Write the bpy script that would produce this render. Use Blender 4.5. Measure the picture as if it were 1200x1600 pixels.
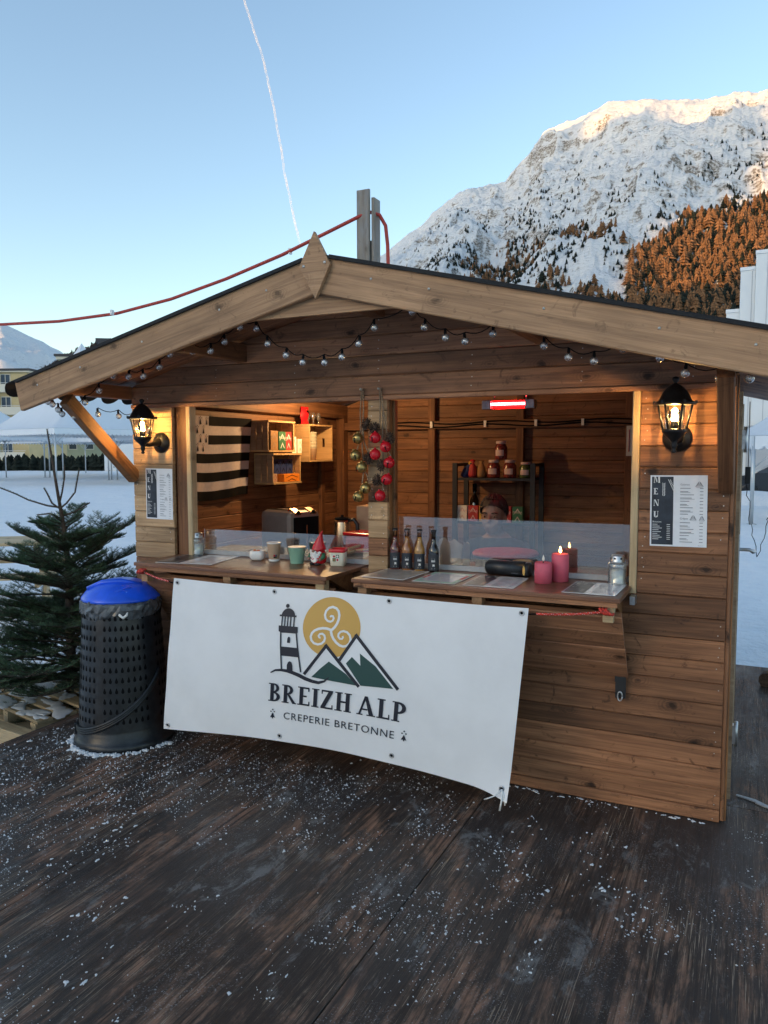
import bpy, bmesh, math, random
import numpy as np
from mathutils import Vector, Matrix, Euler
R = math.radians
random.seed(7)
for o in list(bpy.data.objects): bpy.data.objects.remove(o)
scene = bpy.context.scene
COL = scene.collection

# ------------------------------------------------------------------ camera, sky, sun, exposure
cam_data = bpy.data.cameras.new('camera'); cam = bpy.data.objects.new('camera', cam_data); COL.objects.link(cam)
cam_data.sensor_fit = 'VERTICAL'; cam_data.sensor_height = 24.0
cam_data.lens = 24.0 * 1199.4 / 1600.0
cam_data.clip_start = 0.05; cam_data.clip_end = 60000
_yaw, _pitch, _roll = 0.4434, 0.0776, -0.0025
_f = Vector((-math.sin(_yaw)*math.cos(_pitch), math.cos(_yaw)*math.cos(_pitch), -math.sin(_pitch)))
_r = Vector((math.cos(_yaw), math.sin(_yaw), 0)); _u = _r.cross(_f)
_r2 = _r*math.cos(_roll) + _u*math.sin(_roll); _u2 = -_r*math.sin(_roll) + _u*math.cos(_roll)
cam.matrix_world = Matrix(((_r2.x,_u2.x,-_f.x,3.2171),(_r2.y,_u2.y,-_f.y,-3.399),(_r2.z,_u2.z,-_f.z,1.55),(0,0,0,1)))
scene.camera = cam

SUN_AZ, SUN_EL = -150.0, 8.0          # azimuth from +y, clockwise seen from above
world = bpy.data.worlds.new('World'); scene.world = world; world.use_nodes = True
wn = world.node_tree.nodes; wl = world.node_tree.links
sky = wn.new('ShaderNodeTexSky'); sky.sky_type = 'NISHITA'; sky.sun_disc = False
sky.sun_elevation = R(SUN_EL); sky.sun_rotation = R(SUN_AZ)
sky.altitude = 1700; sky.air_density = 1.15; sky.dust_density = 4.0; sky.ozone_density = 1.15
bg = wn['Background']; bg.inputs['Strength'].default_value = 0.15
wl.new(sky.outputs[0], bg.inputs[0])
sun_d = bpy.data.lights.new('sun', 'SUN'); sun = bpy.data.objects.new('sun', sun_d); COL.objects.link(sun)
sun_d.energy = 2.0; sun_d.angle = R(0.5); sun_d.color = (1.0, 0.52, 0.17)
_sd = Vector((math.sin(R(SUN_AZ))*math.cos(R(SUN_EL)), math.cos(R(SUN_AZ))*math.cos(R(SUN_EL)), math.sin(R(SUN_EL))))
sun.rotation_euler = _sd.to_track_quat('Z', 'Y').to_euler()
scene.view_settings.view_transform = 'Standard'; scene.view_settings.look = 'None'
scene.view_settings.exposure = 1.5; scene.view_settings.gamma = 1.0; scene.view_settings.use_curve_mapping = False
scene.cycles.max_bounces = 8; scene.cycles.transparent_max_bounces = 16

# ------------------------------------------------------------------ node helpers and materials
class NT:
    def __init__(s, name):
        s.m = bpy.data.materials.new(name); s.m.use_nodes = True
        s.n = s.m.node_tree.nodes; s.l = s.m.node_tree.links
        s.b = s.n['Principled BSDF']; s.out = s.n['Material Output']
    def new(s, t, **k):
        n = s.n.new(t)
        for a, v in k.items(): setattr(n, a, v)
        return n
    def put(s, sock, v):
        if isinstance(v, bpy.types.NodeSocket): s.l.new(v, sock)
        else: sock.default_value = v
    def math(s, op, a, b=0.0, c=None, clamp=False):
        n = s.new('ShaderNodeMath', operation=op, use_clamp=clamp); s.put(n.inputs[0], a); s.put(n.inputs[1], b)
        if c is not None: s.put(n.inputs[2], c)
        return n.outputs[0]
    def mix(s, fac, a, b, mode='MIX'):
        n = s.new('ShaderNodeMix', data_type='RGBA', blend_type=mode); s.put(n.inputs[0], fac)
        for k, v in ((6, a), (7, b)):
            s.put(n.inputs[k], v if isinstance(v, bpy.types.NodeSocket) else (v[0], v[1], v[2], 1))
        return n.outputs[2]
    def ramp(s, v, lo, hi, a=0.0, b=1.0):
        n = s.new('ShaderNodeMapRange', interpolation_type='SMOOTHSTEP')
        s.put(n.inputs[0], v); s.put(n.inputs[1], lo); s.put(n.inputs[2], hi); s.put(n.inputs[3], a); s.put(n.inputs[4], b)
        return n.outputs[0]
    def noise(s, vec, scale, detail=4, rough=.55, dist=0.0):
        n = s.new('ShaderNodeTexNoise'); s.l.new(vec, n.inputs['Vector']); n.inputs['Scale'].default_value = scale
        n.inputs['Detail'].default_value = detail; n.inputs['Roughness'].default_value = rough; n.inputs['Distortion'].default_value = dist
        return n.outputs['Fac']
    def mapping(s, vec, scale, loc=(0,0,0)):
        n = s.new('ShaderNodeMapping'); s.l.new(vec, n.inputs[0]); n.inputs['Scale'].default_value = scale; n.inputs['Location'].default_value = loc
        return n.outputs[0]
    def coord(s, kind='Object', rnd=True):
        v = s.new('ShaderNodeTexCoord').outputs[kind]
        if not rnd: return v, None
        oi = s.new('ShaderNodeObjectInfo').outputs['Random']
        n = s.new('ShaderNodeVectorMath', operation='SCALE'); c = s.new('ShaderNodeCombineXYZ')
        for i, k in enumerate((37.0, 91.0, 53.0)): s.l.new(s.math('MULTIPLY', oi, k), c.inputs[i])
        a = s.new('ShaderNodeVectorMath', operation='ADD'); s.l.new(v, a.inputs[0]); s.l.new(c.outputs[0], a.inputs[1])
        return a.outputs[0], oi
    def bump(s, h, strength=.3, dist=.01):
        n = s.new('ShaderNodeBump'); n.inputs['Strength'].default_value = strength; n.inputs['Distance'].default_value = dist
        s.l.new(h, n.inputs['Height']); s.l.new(n.outputs[0], s.b.inputs['Normal'])
    def set(s, **k):
        for a, v in k.items():
            sock = s.b.inputs[a.replace('_', ' ')]
            if isinstance(v, tuple) and len(v) == 3: v = (*v, 1)
            s.put(sock, v)
        return s.m

def wood(name, light, dark, rough=.62, knots=1.0, vary=.35, gs=1.0, bump=.25, dirt=0.0, spec=.35, weather=None):
    t = NT(name); v, rnd = t.coord()
    g = t.noise(t.mapping(v, (1.1*gs, 26*gs, 26*gs)), 1.6, 7, .62, .9)
    fine = t.noise(t.mapping(v, (5*gs, 190*gs, 190*gs)), 1.0, 3, .6)
    blot = t.noise(t.mapping(v, (2.2, 5, 5)), 1.5, 3, .5)
    f = t.math('ADD', t.math('MULTIPLY', g, .75), t.math('MULTIPLY', fine, .3))
    f = t.ramp(f, .32, .74)
    col = t.mix(f, dark, light)
    col = t.mix(t.ramp(blot, .3, .75, .0, .38), col, tuple(c*.55 for c in dark))
    sx = t.new('ShaderNodeSeparateXYZ'); t.l.new(v, sx.inputs[0])
    wob = t.noise(t.mapping(v, (9, 9, 9)), 2.0, 3)
    cx = t.new('ShaderNodeCombineXYZ')
    t.l.new(t.math('ADD', t.math('MULTIPLY', sx.outputs[0], 3.2), t.math('MULTIPLY', wob, .16)), cx.inputs[0])
    t.l.new(t.math('ADD', t.math('MULTIPLY', sx.outputs[2], 5.5), t.math('MULTIPLY', wob, .20)), cx.inputs[1])
    vo = t.new('ShaderNodeTexVoronoi', voronoi_dimensions='2D', feature='F1'); t.l.new(cx.outputs[0], vo.inputs['Vector']); vo.inputs['Scale'].default_value = 1.0
    d = vo.outputs['Distance']
    sc_ = t.new('ShaderNodeSeparateColor'); t.l.new(vo.outputs['Color'], sc_.inputs[0])
    d = t.math('ADD', d, t.ramp(sc_.outputs[0], .25, .8, 0.0, .13))                          # knots of uneven size, many missing
    ring = t.math('SINE', t.math('MULTIPLY', t.math('ADD', d, t.math('MULTIPLY', wob, .06)), 130.0))
    col = t.mix(t.math('MULTIPLY', t.ramp(d, .06, .30, .45*knots, 0), t.math('ADD', .6, t.math('MULTIPLY', ring, .4))), col, tuple(c*.45 for c in dark))
    col = t.mix(t.ramp(t.math('ADD', d, t.math('MULTIPLY', t.math('SUBTRACT', fine, .5), .10)), .03, .11, .8*knots, 0), col, tuple(c*.22 for c in dark))
    scar = t.ramp(t.noise(t.mapping(v, (8, 3, 9)), 1.3, 5, .65, 1.8), .58, .70, 0, .62*knots); col = t.mix(scar, col, tuple(c*.5 for c in dark))
    if vary:
        k = t.ramp(rnd, 0, 1, 1-vary*.55, 1+vary*.5)
        n = t.new('ShaderNodeVectorMath', operation='SCALE'); t.l.new(col, n.inputs[0]); t.l.new(k, n.inputs[3]); col = n.outputs[0]
    if dirt:
        dn = t.noise(t.mapping(v, (1.3, 3, 3)), 2.3, 6, .7)
        col = t.mix(t.ramp(dn, .5, .72, 0, dirt), col, (.035, .03, .028))
    if weather:
        wn_ = t.noise(t.mapping(v, (1.5, 9, 9)), 1.7, 5, .7)
        col = t.mix(t.ramp(wn_, .4, .7, 0, .8), col, weather)
    t.bump(t.math('ADD', f, t.math('MULTIPLY', t.ramp(d, .02, .09, 0, 1), .5)), bump, .004)
    return t.set(Base_Color=col, Roughness=rough, Specular_IOR_Level=spec)

def plain(name, c, rough=.5, metal=0.0, spec=.5, n=0.0, nscale=40, bump=0.0, vary=0.0, **kw):
    t = NT(name); v, rnd = t.coord(); col = c
    if n:
        k = t.noise(v, nscale, 5, .6)
        col = t.mix(t.ramp(k, .3, .7), tuple(x*(1-n) for x in c), tuple(min(1, x*(1+n*.6)) for x in c))
        if bump: t.bump(k, bump, .004)
    if vary:
        s_ = t.new('ShaderNodeVectorMath', operation='SCALE'); t.put(s_.inputs[0], col if isinstance(col, bpy.types.NodeSocket) else Vector(col)); t.l.new(t.ramp(rnd, 0, 1, 1-vary, 1+vary), s_.inputs[3]); col = s_.outputs[0]
    return t.set(Base_Color=col, Roughness=rough, Metallic=metal, Specular_IOR_Level=spec, **kw)

def emit(name, c, strength):
    t = NT(name); return t.set(Base_Color=c, Emission_Color=c, Emission_Strength=strength)

def thin_glass(name, tint=(1,1,1), boost=1.0, base=.0, rough=.0, dust=0.0):
    t = NT(name); t.n.remove(t.b)
    tr = t.new('ShaderNodeBsdfTransparent'); tr.inputs[0].default_value = (*tint, 1)
    gl = t.new('ShaderNodeBsdfGlossy'); gl.inputs['Roughness'].default_value = rough; gl.inputs['Color'].default_value = (1,1,1,1)
    fr = t.new('ShaderNodeFresnel'); fr.inputs[0].default_value = 1.5
    mx = t.new('ShaderNodeMixShader'); t.put(mx.inputs[0], t.math('ADD', t.math('MULTIPLY', fr.outputs[0], boost), base, clamp=True))
    t.l.new(tr.outputs[0], mx.inputs[1]); t.l.new(gl.outputs[0], mx.inputs[2]); last = mx.outputs[0]
    if dust:
        df = t.new('ShaderNodeBsdfDiffuse'); df.inputs[0].default_value = (.75, .8, .85, 1)
        v, _ = t.coord(rnd=False); m2 = t.new('ShaderNodeMixShader')
        t.put(m2.inputs[0], t.ramp(t.noise(v, 9, 6, .7), .3, .8, dust*.3, dust)); t.l.new(last, m2.inputs[1]); t.l.new(df.outputs[0], m2.inputs[2]); last = m2.outputs[0]
    t.l.new(last, t.out.inputs[0]); return t.m

M = {}
M['front'] = wood('stained_front_board', (.435,.200,.095), (.165,.072,.035), vary=.7, knots=1.3)
M['left'] = wood('pale_stained_board', (.66,.43,.235), (.34,.205,.105), vary=.35)
M['gable'] = wood('stained_gable_board', (.48,.235,.122), (.20,.092,.052), vary=.5, knots=1.15)
M['barge'] = wood('stained_fascia', (.55,.325,.175), (.28,.157,.084), vary=.15, knots=.9)
M['beam'] = wood('stained_beam', (.30,.135,.060), (.12,.052,.025), vary=.2)
M['brace'] = wood('stained_brace', (.36,.17,.066), (.15,.066,.027), vary=.15)
M['inner'] = wood('inner_board', (.35,.170,.082), (.15,.068,.034), vary=.35)
M['pale'] = wood('raw_pale_timber', (.66,.50,.30), (.46,.33,.18), vary=.15, knots=.5)
M['rawdoor'] = wood('raw_door_timber', (.50,.36,.23), (.30,.20,.12), vary=.25, knots=.6)
M['counter'] = wood('varnished_counter', (.27,.115,.055), (.11,.045,.024), rough=.34, knots=.3, vary=.1, spec=.55, bump=.08)
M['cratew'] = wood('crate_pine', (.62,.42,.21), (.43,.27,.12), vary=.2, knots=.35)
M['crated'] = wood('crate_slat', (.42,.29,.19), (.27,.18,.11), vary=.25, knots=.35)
M['post'] = wood('weathered_post', (.36,.31,.25), (.20,.165,.13), vary=.2, weather=(.27,.28,.29), knots=.5)
M['pallet'] = wood('pallet_wood', (.62,.49,.30), (.40,.29,.16), vary=.25, knots=.5)
M['black'] = plain('black_plastic', (.018,.021,.025), .33, spec=.42, n=.5, nscale=18, bump=.05)
M['blackm'] = plain('black_metal', (.012,.012,.013), .38, metal=.3, n=.3)
M['rackm'] = plain('black_rack_metal', (.02,.022,.025), .5, metal=.2)
M['steel'] = plain('galvanised_steel', (.55,.56,.57), .35, metal=.9, n=.25)
M['nail'] = plain('nail_head', (.62,.60,.55), .35, metal=.8)
M['bitumen'] = plain('bitumen_felt', (.010,.011,.013), .8, n=.5, nscale=300, bump=.3)
M['white'] = plain('white_paint', (.80,.80,.78), .5, n=.04)
M['vinyl'] = plain('white_vinyl', (.79,.80,.81), .36, spec=.4, n=.05, nscale=3.5, bump=.35)
M['navy'] = plain('navy_print', (.006,.010,.024), .5)
M['green_ink'] = plain('green_print', (.012,.062,.058), .5)
M['ochre'] = plain('ochre_print', (.62,.36,.085), .5)
M['paper'] = plain('paper', (.80,.81,.83), .22, n=.03, Coat_Weight=.3)
M['menu_dark'] = plain('menu_dark_print', (.022,.028,.040), .3, n=.5, nscale=14)
M['ink'] = plain('grey_ink', (.16,.17,.20), .6)
M['cream_paper'] = plain('cream_sheet', (.48,.42,.34), .25, n=.15, nscale=20)
M['red'] = plain('red_print', (.50,.016,.020), .4)
M['redgloss'] = plain('red_enamel', (.55,.012,.022), .22)
M['gold'] = plain('brushed_gold', (.46,.33,.12), .33, metal=.85)
M['twine'] = plain('jute_twine', (.30,.215,.14), .9, n=.4, nscale=200)
M['cone'] = plain('pine_cone', (.085,.05,.032), .8, n=.5, nscale=60)
M['redcord'] = plain('red_cable', (.42,.035,.02), .45, n=.2)
M['bungee'] = plain('red_bungee', (.62,.05,.03), .6, n=.5, nscale=90)
M['blue'] = plain('blue_lid_plastic', (.012,.105,.80), .28, spec=.6, n=.15, nscale=12)
M['bag'] = plain('grey_bin_bag', (.085,.092,.10), .22, spec=.7, n=.5, nscale=30, bump=.4)
M['concrete'] = plain('grey_wall', (.42,.43,.44), .8, n=.1)
M['flagw'] = plain('flag_white', (.56,.50,.50), .8, n=.08)
M['flagb'] = plain('flag_black', (.006,.006,.007), .85, spec=.12)
M['wick'] = plain('wick', (.02,.02,.02), .8)
M['green_tin'] = plain('mint_tin', (.29,.52,.38), .35, spec=.5, n=.08, nscale=25)
M['ceramic'] = plain('white_ceramic', (.78,.77,.74), .18)
M['cream_cer'] = plain('cream_ceramic', (.68,.64,.50), .2, n=.06)
M['kraft'] = plain('kraft_cardboard', (.44,.30,.195), .7, n=.12, nscale=15)
M['pinkwax'] = plain('pink_wax', (.66,.115,.17), .55, n=.06, Subsurface_Weight=.12)
M['whitewax'] = plain('white_wax', (.8,.78,.70), .5)
M['skin'] = plain('skin', (.27,.155,.115), .5, n=.06, Subsurface_Weight=.05)
M['hair'] = plain('auburn_hair', (.012,.008,.007), .7, n=.5, nscale=120, bump=.4)
M['jacket'] = plain('navy_jacket', (.03,.04,.06), .85, n=.3, nscale=60, bump=.2)
M['glass'] = thin_glass('guard_glass', (.93,.96,.97), 1.9, .025, dust=.05)
M['clear'] = thin_glass('clear_glass', (.97,.98,.98), 1.3, .02)
M['jarglass'] = thin_glass('ribbed_jar_glass', (.86,.90,.90), 1.8, .08, .08, dust=.25)
M['lampglass'] = thin_glass('lantern_glass', (1,.97,.9), .45, .0)
M['bulbglass'] = thin_glass('bulb_glass', (.95,.97,.98), 2.4, .20, .05, dust=.15)
M['snow'] = None
def make_snow():
    t = NT('snow'); v, _ = t.coord(rnd=False)
    a = t.noise(v, .35, 6, .6); b = t.noise(v, 3.0, 6, .65); c = t.noise(v, 28, 4, .6)
    t.bump(t.math('ADD', t.math('MULTIPLY', a, 3.0), t.math('ADD', t.math('MULTIPLY', b, .9), t.math('MULTIPLY', c, .16))), .85, .12)
    return t.set(Base_Color=t.mix(t.ramp(b, .25, .7), (.82,.85,.88), (.90,.91,.92)), Roughness=.75, Specular_IOR_Level=.2)
M['snow'] = make_snow()
M['cleansnow'] = plain('loose_snow', (.70,.72,.74), .7, n=.06, nscale=50, bump=.2)
def make_deck():
    t = NT('worn_dark_deck'); v, rnd = t.coord()
    g = t.noise(t.mapping(v, (1.0, 30, 30)), 1.5, 9, .72, .8)
    fine = t.noise(t.mapping(v, (4.5, 260, 260)), 1.0, 5, .7, .3)
    big = t.noise(t.mapping(v, (.9, 1.5, 1.5)), 1.3, 7, .65)
    mid = t.noise(t.mapping(v, (1.6, 5.0, 5.0)), 1.5, 9, .74, .4)
    base = t.mix(t.ramp(g, .36, .68), (.032,.023,.018), (.205,.130,.092))
    base = t.mix(t.ramp(mid, .45, .58, .85, 0), base, (.036,.029,.026))
    red = t.math('MULTIPLY', t.ramp(mid, .50, .66), t.ramp(g, .36, .60))
    base = t.mix(t.math('MULTIPLY', red, .75), base, (.33,.170,.108))
    scr = t.math('MULTIPLY', t.ramp(fine, .53, .66), t.ramp(t.noise(t.mapping(v, (1.4, 4.5, 4.5)), 1.9, 7, .75), .46, .60))
    base = t.mix(t.math('MULTIPLY', scr, .8), base, (.46,.35,.25))
    base = t.mix(t.ramp(big, .47, .58, 0, .55), base, (.052,.045,.042))
    salt = t.math('MULTIPLY', t.ramp(t.noise(v, 150, 4, .75), .56, .68), t.ramp(t.noise(v, 3.1, 7, .72), .46, .62))
    base = t.mix(t.math('MULTIPLY', salt, .75), base, (.40,.41,.42))
    frost = t.math('MULTIPLY', t.ramp(t.noise(t.mapping(v, (.6, 1.2, 1.2)), 6.5, 9, .78, .5), .54, .64), t.ramp(big, .40, .58))
    base = t.mix(t.math('MULTIPLY', frost, .32), base, (.38,.38,.37))
    rg = t.ramp(mid, .38, .64, .30, .62)
    t.bump(t.math('ADD', g, t.math('MULTIPLY', fine, .6)), .5, .004)
    return t.set(Base_Color=base, Roughness=rg, Specular_IOR_Level=.14)
M['deck'] = make_deck()

# ------------------------------------------------------------------ mesh builder
class MB:
    def __init__(s): s.v = []; s.f = []; s.sm = []
    def addm(s, vs, fs, mat=None, smooth=False):
        o = len(s.v)
        for p in vs:
            p = Vector(p); s.v.append(tuple(mat @ p) if mat is not None else tuple(p))
        for f in fs: s.f.append(tuple(i+o for i in f)); s.sm.append(smooth)
        return s
    def box(s, c, d, rot=None, bev=0.0):
        x, y, z = (k/2 for k in d); m = Matrix.Translation(c)
        if rot is not None: m = m @ Euler(rot).to_matrix().to_4x4()
        if bev <= 0:
            vs = [(sx*x, sy*y, sz*z) for sx in (-1,1) for sy in (-1,1) for sz in (-1,1)]
            return s.addm(vs, [(0,1,3,2),(4,6,7,5),(0,4,5,1),(2,3,7,6),(0,2,6,4),(1,5,7,3)], m)
        b = min(bev, x*.9, y*.9, z*.9); bm = bmesh.new(); bmesh.ops.create_cube(bm, size=1)
        for q in bm.verts: q.co = (q.co.x*2*x, q.co.y*2*y, q.co.z*2*z)
        bmesh.ops.bevel(bm, geom=list(bm.edges), offset=b, segments=2, profile=.5, affect='EDGES')
        bm.verts.ensure_lookup_table(); vs = [q.co.copy() for q in bm.verts]; fs = [[q.index for q in f.verts] for f in bm.faces]; bm.free()
        return s.addm(vs, fs, m)
    def box2(s, a, b, bev=0.0):
        return s.box([(a[i]+b[i])/2 for i in range(3)], [abs(b[i]-a[i]) for i in range(3)], None, bev)
    def lathe(s, prof, c=(0,0,0), n=24, smooth=True, a0=0.0, mat=None, flute=0.0, nfl=0):
        m = Matrix.Translation(c) if mat is None else mat
        vs = []; fs = []
        for r, z in prof:
            for i in range(n):
                a = a0+2*math.pi*i/n; rr = r*(1+(flute*math.cos(nfl*a) if nfl else 0)); vs.append((rr*math.cos(a), rr*math.sin(a), z))
        for k in range(len(prof)-1):
            for i in range(n):
                j = (i+1) % n; fs.append((k*n+i, k*n+j, (k+1)*n+j, (k+1)*n+i))
        s.addm(vs, fs, m, smooth)
        o = len(s.v)-len(vs)
        for k, rev in ((0, True), (len(prof)-1, False)):
            if prof[k][0] > 1e-5:
                f = [o+k*n+i for i in range(n)]; s.f.append(tuple(reversed(f)) if rev else tuple(f)); s.sm.append(False)
        return s
    def tube(s, pts, r, n=8, smooth=True, cap=True):
        pts = [Vector(p) for p in pts]; rs = r if isinstance(r, (list, tuple)) else [r]*len(pts)
        vs = []; fs = []; up = None
        for i, p in enumerate(pts):
            d = (pts[min(i+1, len(pts)-1)]-pts[max(i-1, 0)])
            d = d.normalized() if d.length > 1e-9 else Vector((0,0,1))
            if up is None: up = Vector((0,0,1)) if abs(d.z) < .9 else Vector((1,0,0))
            a = d.cross(up)
            if a.length < 1e-6: a = d.cross(Vector((0,1,0)))
            a.normalize(); b = a.cross(d).normalized(); up = b
            for k in range(n):
                t = 2*math.pi*k/n; vs.append(p+(a*math.cos(t)+b*math.sin(t))*rs[i])
        for i in range(len(pts)-1):
            for k in range(n):
                j = (k+1) % n; fs.append((i*n+k, (i+1)*n+k, (i+1)*n+j, i*n+j))
        if cap: fs.append(tuple(range(n))); fs.append(tuple(reversed(range((len(pts)-1)*n, len(pts)*n))))
        return s.addm(vs, fs, None, smooth)
    def ball(s, c, r, n=12, m=8, smooth=True, rot=None):
        r = r if isinstance(r, (list, tuple)) else (r, r, r); vs = [(0,0,-r[2])]; fs = []
        for k in range(1, m):
            t = math.pi*k/m
            for i in range(n): a = 2*math.pi*i/n; vs.append((r[0]*math.sin(t)*math.cos(a), r[1]*math.sin(t)*math.sin(a), -r[2]*math.cos(t)))
        vs.append((0,0,r[2])); top = len(vs)-1
        for i in range(n):
            j = (i+1) % n; fs.append((0, 1+j, 1+i)); fs.append((top, 1+(m-2)*n+i, 1+(m-2)*n+j))
            for k in range(m-2): fs.append((1+k*n+i, 1+k*n+j, 1+(k+1)*n+j, 1+(k+1)*n+i))
        mt = Matrix.Translation(c)
        if rot is not None: mt = mt @ Euler(rot).to_matrix().to_4x4()
        return s.addm(vs, fs, mt, smooth)
    def prism(s, poly, y0, y1, axis='y'):
        n = len(poly)
        P = (lambda p, d: (p[0], d, p[1])) if axis == 'y' else ((lambda p, d: (d, p[0], p[1])) if axis == 'x' else (lambda p, d: (p[0], p[1], d)))
        vs = [P(p, y0) for p in poly]+[P(p, y1) for p in poly]
        fs = [tuple(range(n)), tuple(reversed(range(n, 2*n)))]+[(i, n+i, n+(i+1) % n, (i+1) % n) for i in range(n)]
        return s.addm(vs, fs)
    def grid(s, fn, nu, nv, smooth=True):
        vs = [fn(i/nu, j/nv) for j in range(nv+1) for i in range(nu+1)]; w = nu+1
        return s.addm(vs, [(j*w+i, j*w+i+1, (j+1)*w+i+1, (j+1)*w+i) for j in range(nv) for i in range(nu)], None, smooth)
    def mesh(s, name):
        me = bpy.data.meshes.new(name); me.from_pydata(s.v, [], s.f); me.update()
        if any(s.sm): me.polygons.foreach_set('use_smooth', s.sm)
        return me
    def build(s, name, mat, parent=None, loc=(0,0,0), rot=(0,0,0)):
        return link(name, s.mesh(name), mat, parent, loc, rot)

def link(name, me, mat, parent=None, loc=(0,0,0), rot=(0,0,0)):
    if mat is not None and not me.materials: me.materials.append(M[mat] if isinstance(mat, str) else mat)
    o = bpy.data.objects.new(name, me); COL.objects.link(o); o.location = loc; o.rotation_euler = rot
    if parent is not None: o.parent = parent
    return o
def tag(o, label=None, cat=None, group=None, kind=None):
    for k, v in (('label', label), ('category', cat), ('group', group), ('kind', kind)):
        if v: o[k] = v
    return o
def thing(name, label, cat, loc=(0,0,0), rotz=0.0, group=None):
    o = bpy.data.objects.new(name, None); COL.objects.link(o); o.location = loc; o.rotation_euler = (0, 0, rotz); o.empty_display_size = .1
    return tag(o, label, cat, group)
def copy_tree(o, parent=None):
    c = o.copy(); COL.objects.link(c); c.parent = parent
    for ch in list(o.children): copy_tree(ch, c)
    return c
_pc = {}
def plank_mesh(L, T, H, ch=.004, Lt=None):
    key = (round(L, 3), round(T, 3), round(H, 3), ch, Lt and round(Lt, 3))
    if key not in _pc:
        t, h = T/2, H/2; c = min(ch, t*.6, h*.6)
        prof = [(-t, -h+c), (-t+c, -h), (t-c, -h), (t, -h+c), (t, h-c), (t-c, h), (-t+c, h), (-t, h-c)]
        vs = []
        for sx in (-1, 1):
            for y, z in prof:
                l = L if Lt is None else L+(Lt-L)*(z+h)/H
                vs.append((sx*l/2, y, z))
        n = 8; fs = [tuple(range(n)), tuple(reversed(range(n, 2*n)))]+[(i, (n+i), n+(i+1) % n, (i+1) % n) for i in range(n)]
        me = bpy.data.meshes.new('plank'); me.from_pydata(vs, [], [tuple(reversed(f)) for f in fs]); me.update(); _pc[key] = me
    return _pc[key]
_pm = {}
def plank(name, L, T, H, mat, parent, loc, rot=(0,0,0), ch=.004, Lt=None):
    me = plank_mesh(L, T, H, ch, Lt); k = (me.name, mat)
    if k not in _pm:
        m2 = me if not me.materials else me.copy()
        if me.materials: m2.materials.clear()
        m2.materials.append(M[mat]); _pm[k] = m2
    o = bpy.data.objects.new(name, _pm[k]); COL.objects.link(o); o.parent = parent; o.location = loc; o.rotation_euler = rot
    return o
def text_mesh(body, size, align='LEFT', space=1.0):
    cu = bpy.data.curves.new('t', 'FONT'); cu.body = body; cu.size = size; cu.align_x = align; cu.space_character = space; cu.resolution_u = 3
    o = bpy.data.objects.new('t', cu); COL.objects.link(o); dg = bpy.context.evaluated_depsgraph_get(); dg.update()
    me = bpy.data.meshes.new_from_object(o.evaluated_get(dg)); bpy.data.objects.remove(o); bpy.data.curves.remove(cu)
    v = [tuple(q.co) for q in me.vertices]; f = [tuple(p.vertices) for p in me.polygons]; bpy.data.meshes.remove(me)
    return v, f
def arc(cx, cy, rx, ry, ix, iy, a0=-90, a1=90, n=10):
    P = []
    for i in range(n):
        t0 = R(a0+(a1-a0)*i/n); t1 = R(a0+(a1-a0)*(i+1)/n)
        P.append([(cx+rx*math.cos(t0), cy+ry*math.sin(t0)), (cx+rx*math.cos(t1), cy+ry*math.sin(t1)), (cx+ix*math.cos(t1), cy+iy*math.sin(t1)), (cx+ix*math.cos(t0), cy+iy*math.sin(t0))])
    return P
def rc(a, b, c, d): return [(a, b), (c, b), (c, d), (a, d)]
_st = [rc(.1, 0, .3, 1), rc(0, 0, .1, .06), rc(0, .94, .1, 1)]
GLY = {
 'B': (.68, _st+arc(.3, .75, .30, .25, .13, .17)+arc(.3, .27, .36, .27, .17, .185)),
 'R': (.80, _st+[rc(.3, 0, .4, .06)]+arc(.3, .73, .32, .27, .14, .18)+[[(.30, .47), (.44, .47), (.76, .06), (.82, .06), (.82, 0), (.60, 0)]]),
 'E': (.68, _st+[rc(.3, .91, .62, 1), rc(.56, .78, .62, .91), rc(.3, .46, .5, .55), rc(.3, 0, .66, .09), rc(.6, .09, .66, .24)]),
 'I': (.40, _st+[rc(.3, 0, .4, .06), rc(.3, .94, .4, 1)]),
 'Z': (.68, [rc(.04, .91, .64, 1), rc(.04, .78, .1, .91), [(.40, .91), (.64, .91), (.25, .09), (.02, .09)], rc(.02, 0, .66, .09), rc(.60, .09, .66, .24)]),
 'H': (.86, _st+[rc(.3, 0, .38, .06), rc(.3, .94, .38, 1), rc(.56, 0, .76, 1), rc(.48, 0, .56, .06), rc(.76, 0, .86, .06), rc(.48, .94, .56, 1), rc(.76, .94, .86, 1), rc(.3, .46, .56, .55)]),
 'A': (.94, [[(.10, .06), (.20, .06), (.43, .80), (.38, 1)], [(.38, 1), (.52, 1), (.86, .06), (.63, .06), (.43, .80)], rc(.25, .27, .55, .35), rc(0, 0, .32, .06), rc(.52, 0, .96, .06)]),
 'L': (.66, _st+[rc(.3, .94, .4, 1), rc(.3, 0, .64, .09), rc(.58, .09, .64, .26)]),
 'P': (.70, _st+[rc(.3, 0, .4, .06)]+arc(.3, .70, .38, .30, .18, .20)),
 'M': (1.0, [rc(.08, 0, .14, 1), rc(0, 0, .24, .05), rc(.72, 0, .94, 1), rc(.66, 0, 1.0, .05), [(.14, 1), (.32, 1), (.56, .22), (.47, .04)], [(.56, .22), (.72, .80), (.72, 1), (.66, .80)]]),
 'N': (.86, [rc(.08, 0, .14, 1), rc(0, 0, .24, .05), rc(.70, 0, .76, 1), rc(.6, .95, .86, 1), [(.10, 1), (.32, 1), (.76, 0), (.60, 0)]]),
 'U': (.86, [rc(.10, .28, .32, 1), rc(0, .95, .42, 1), rc(.64, .28, .70, 1), rc(.56, .95, .80, 1)]+arc(.4, .28, .30, .28, .08, .20, 180, 360)),
}
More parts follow.
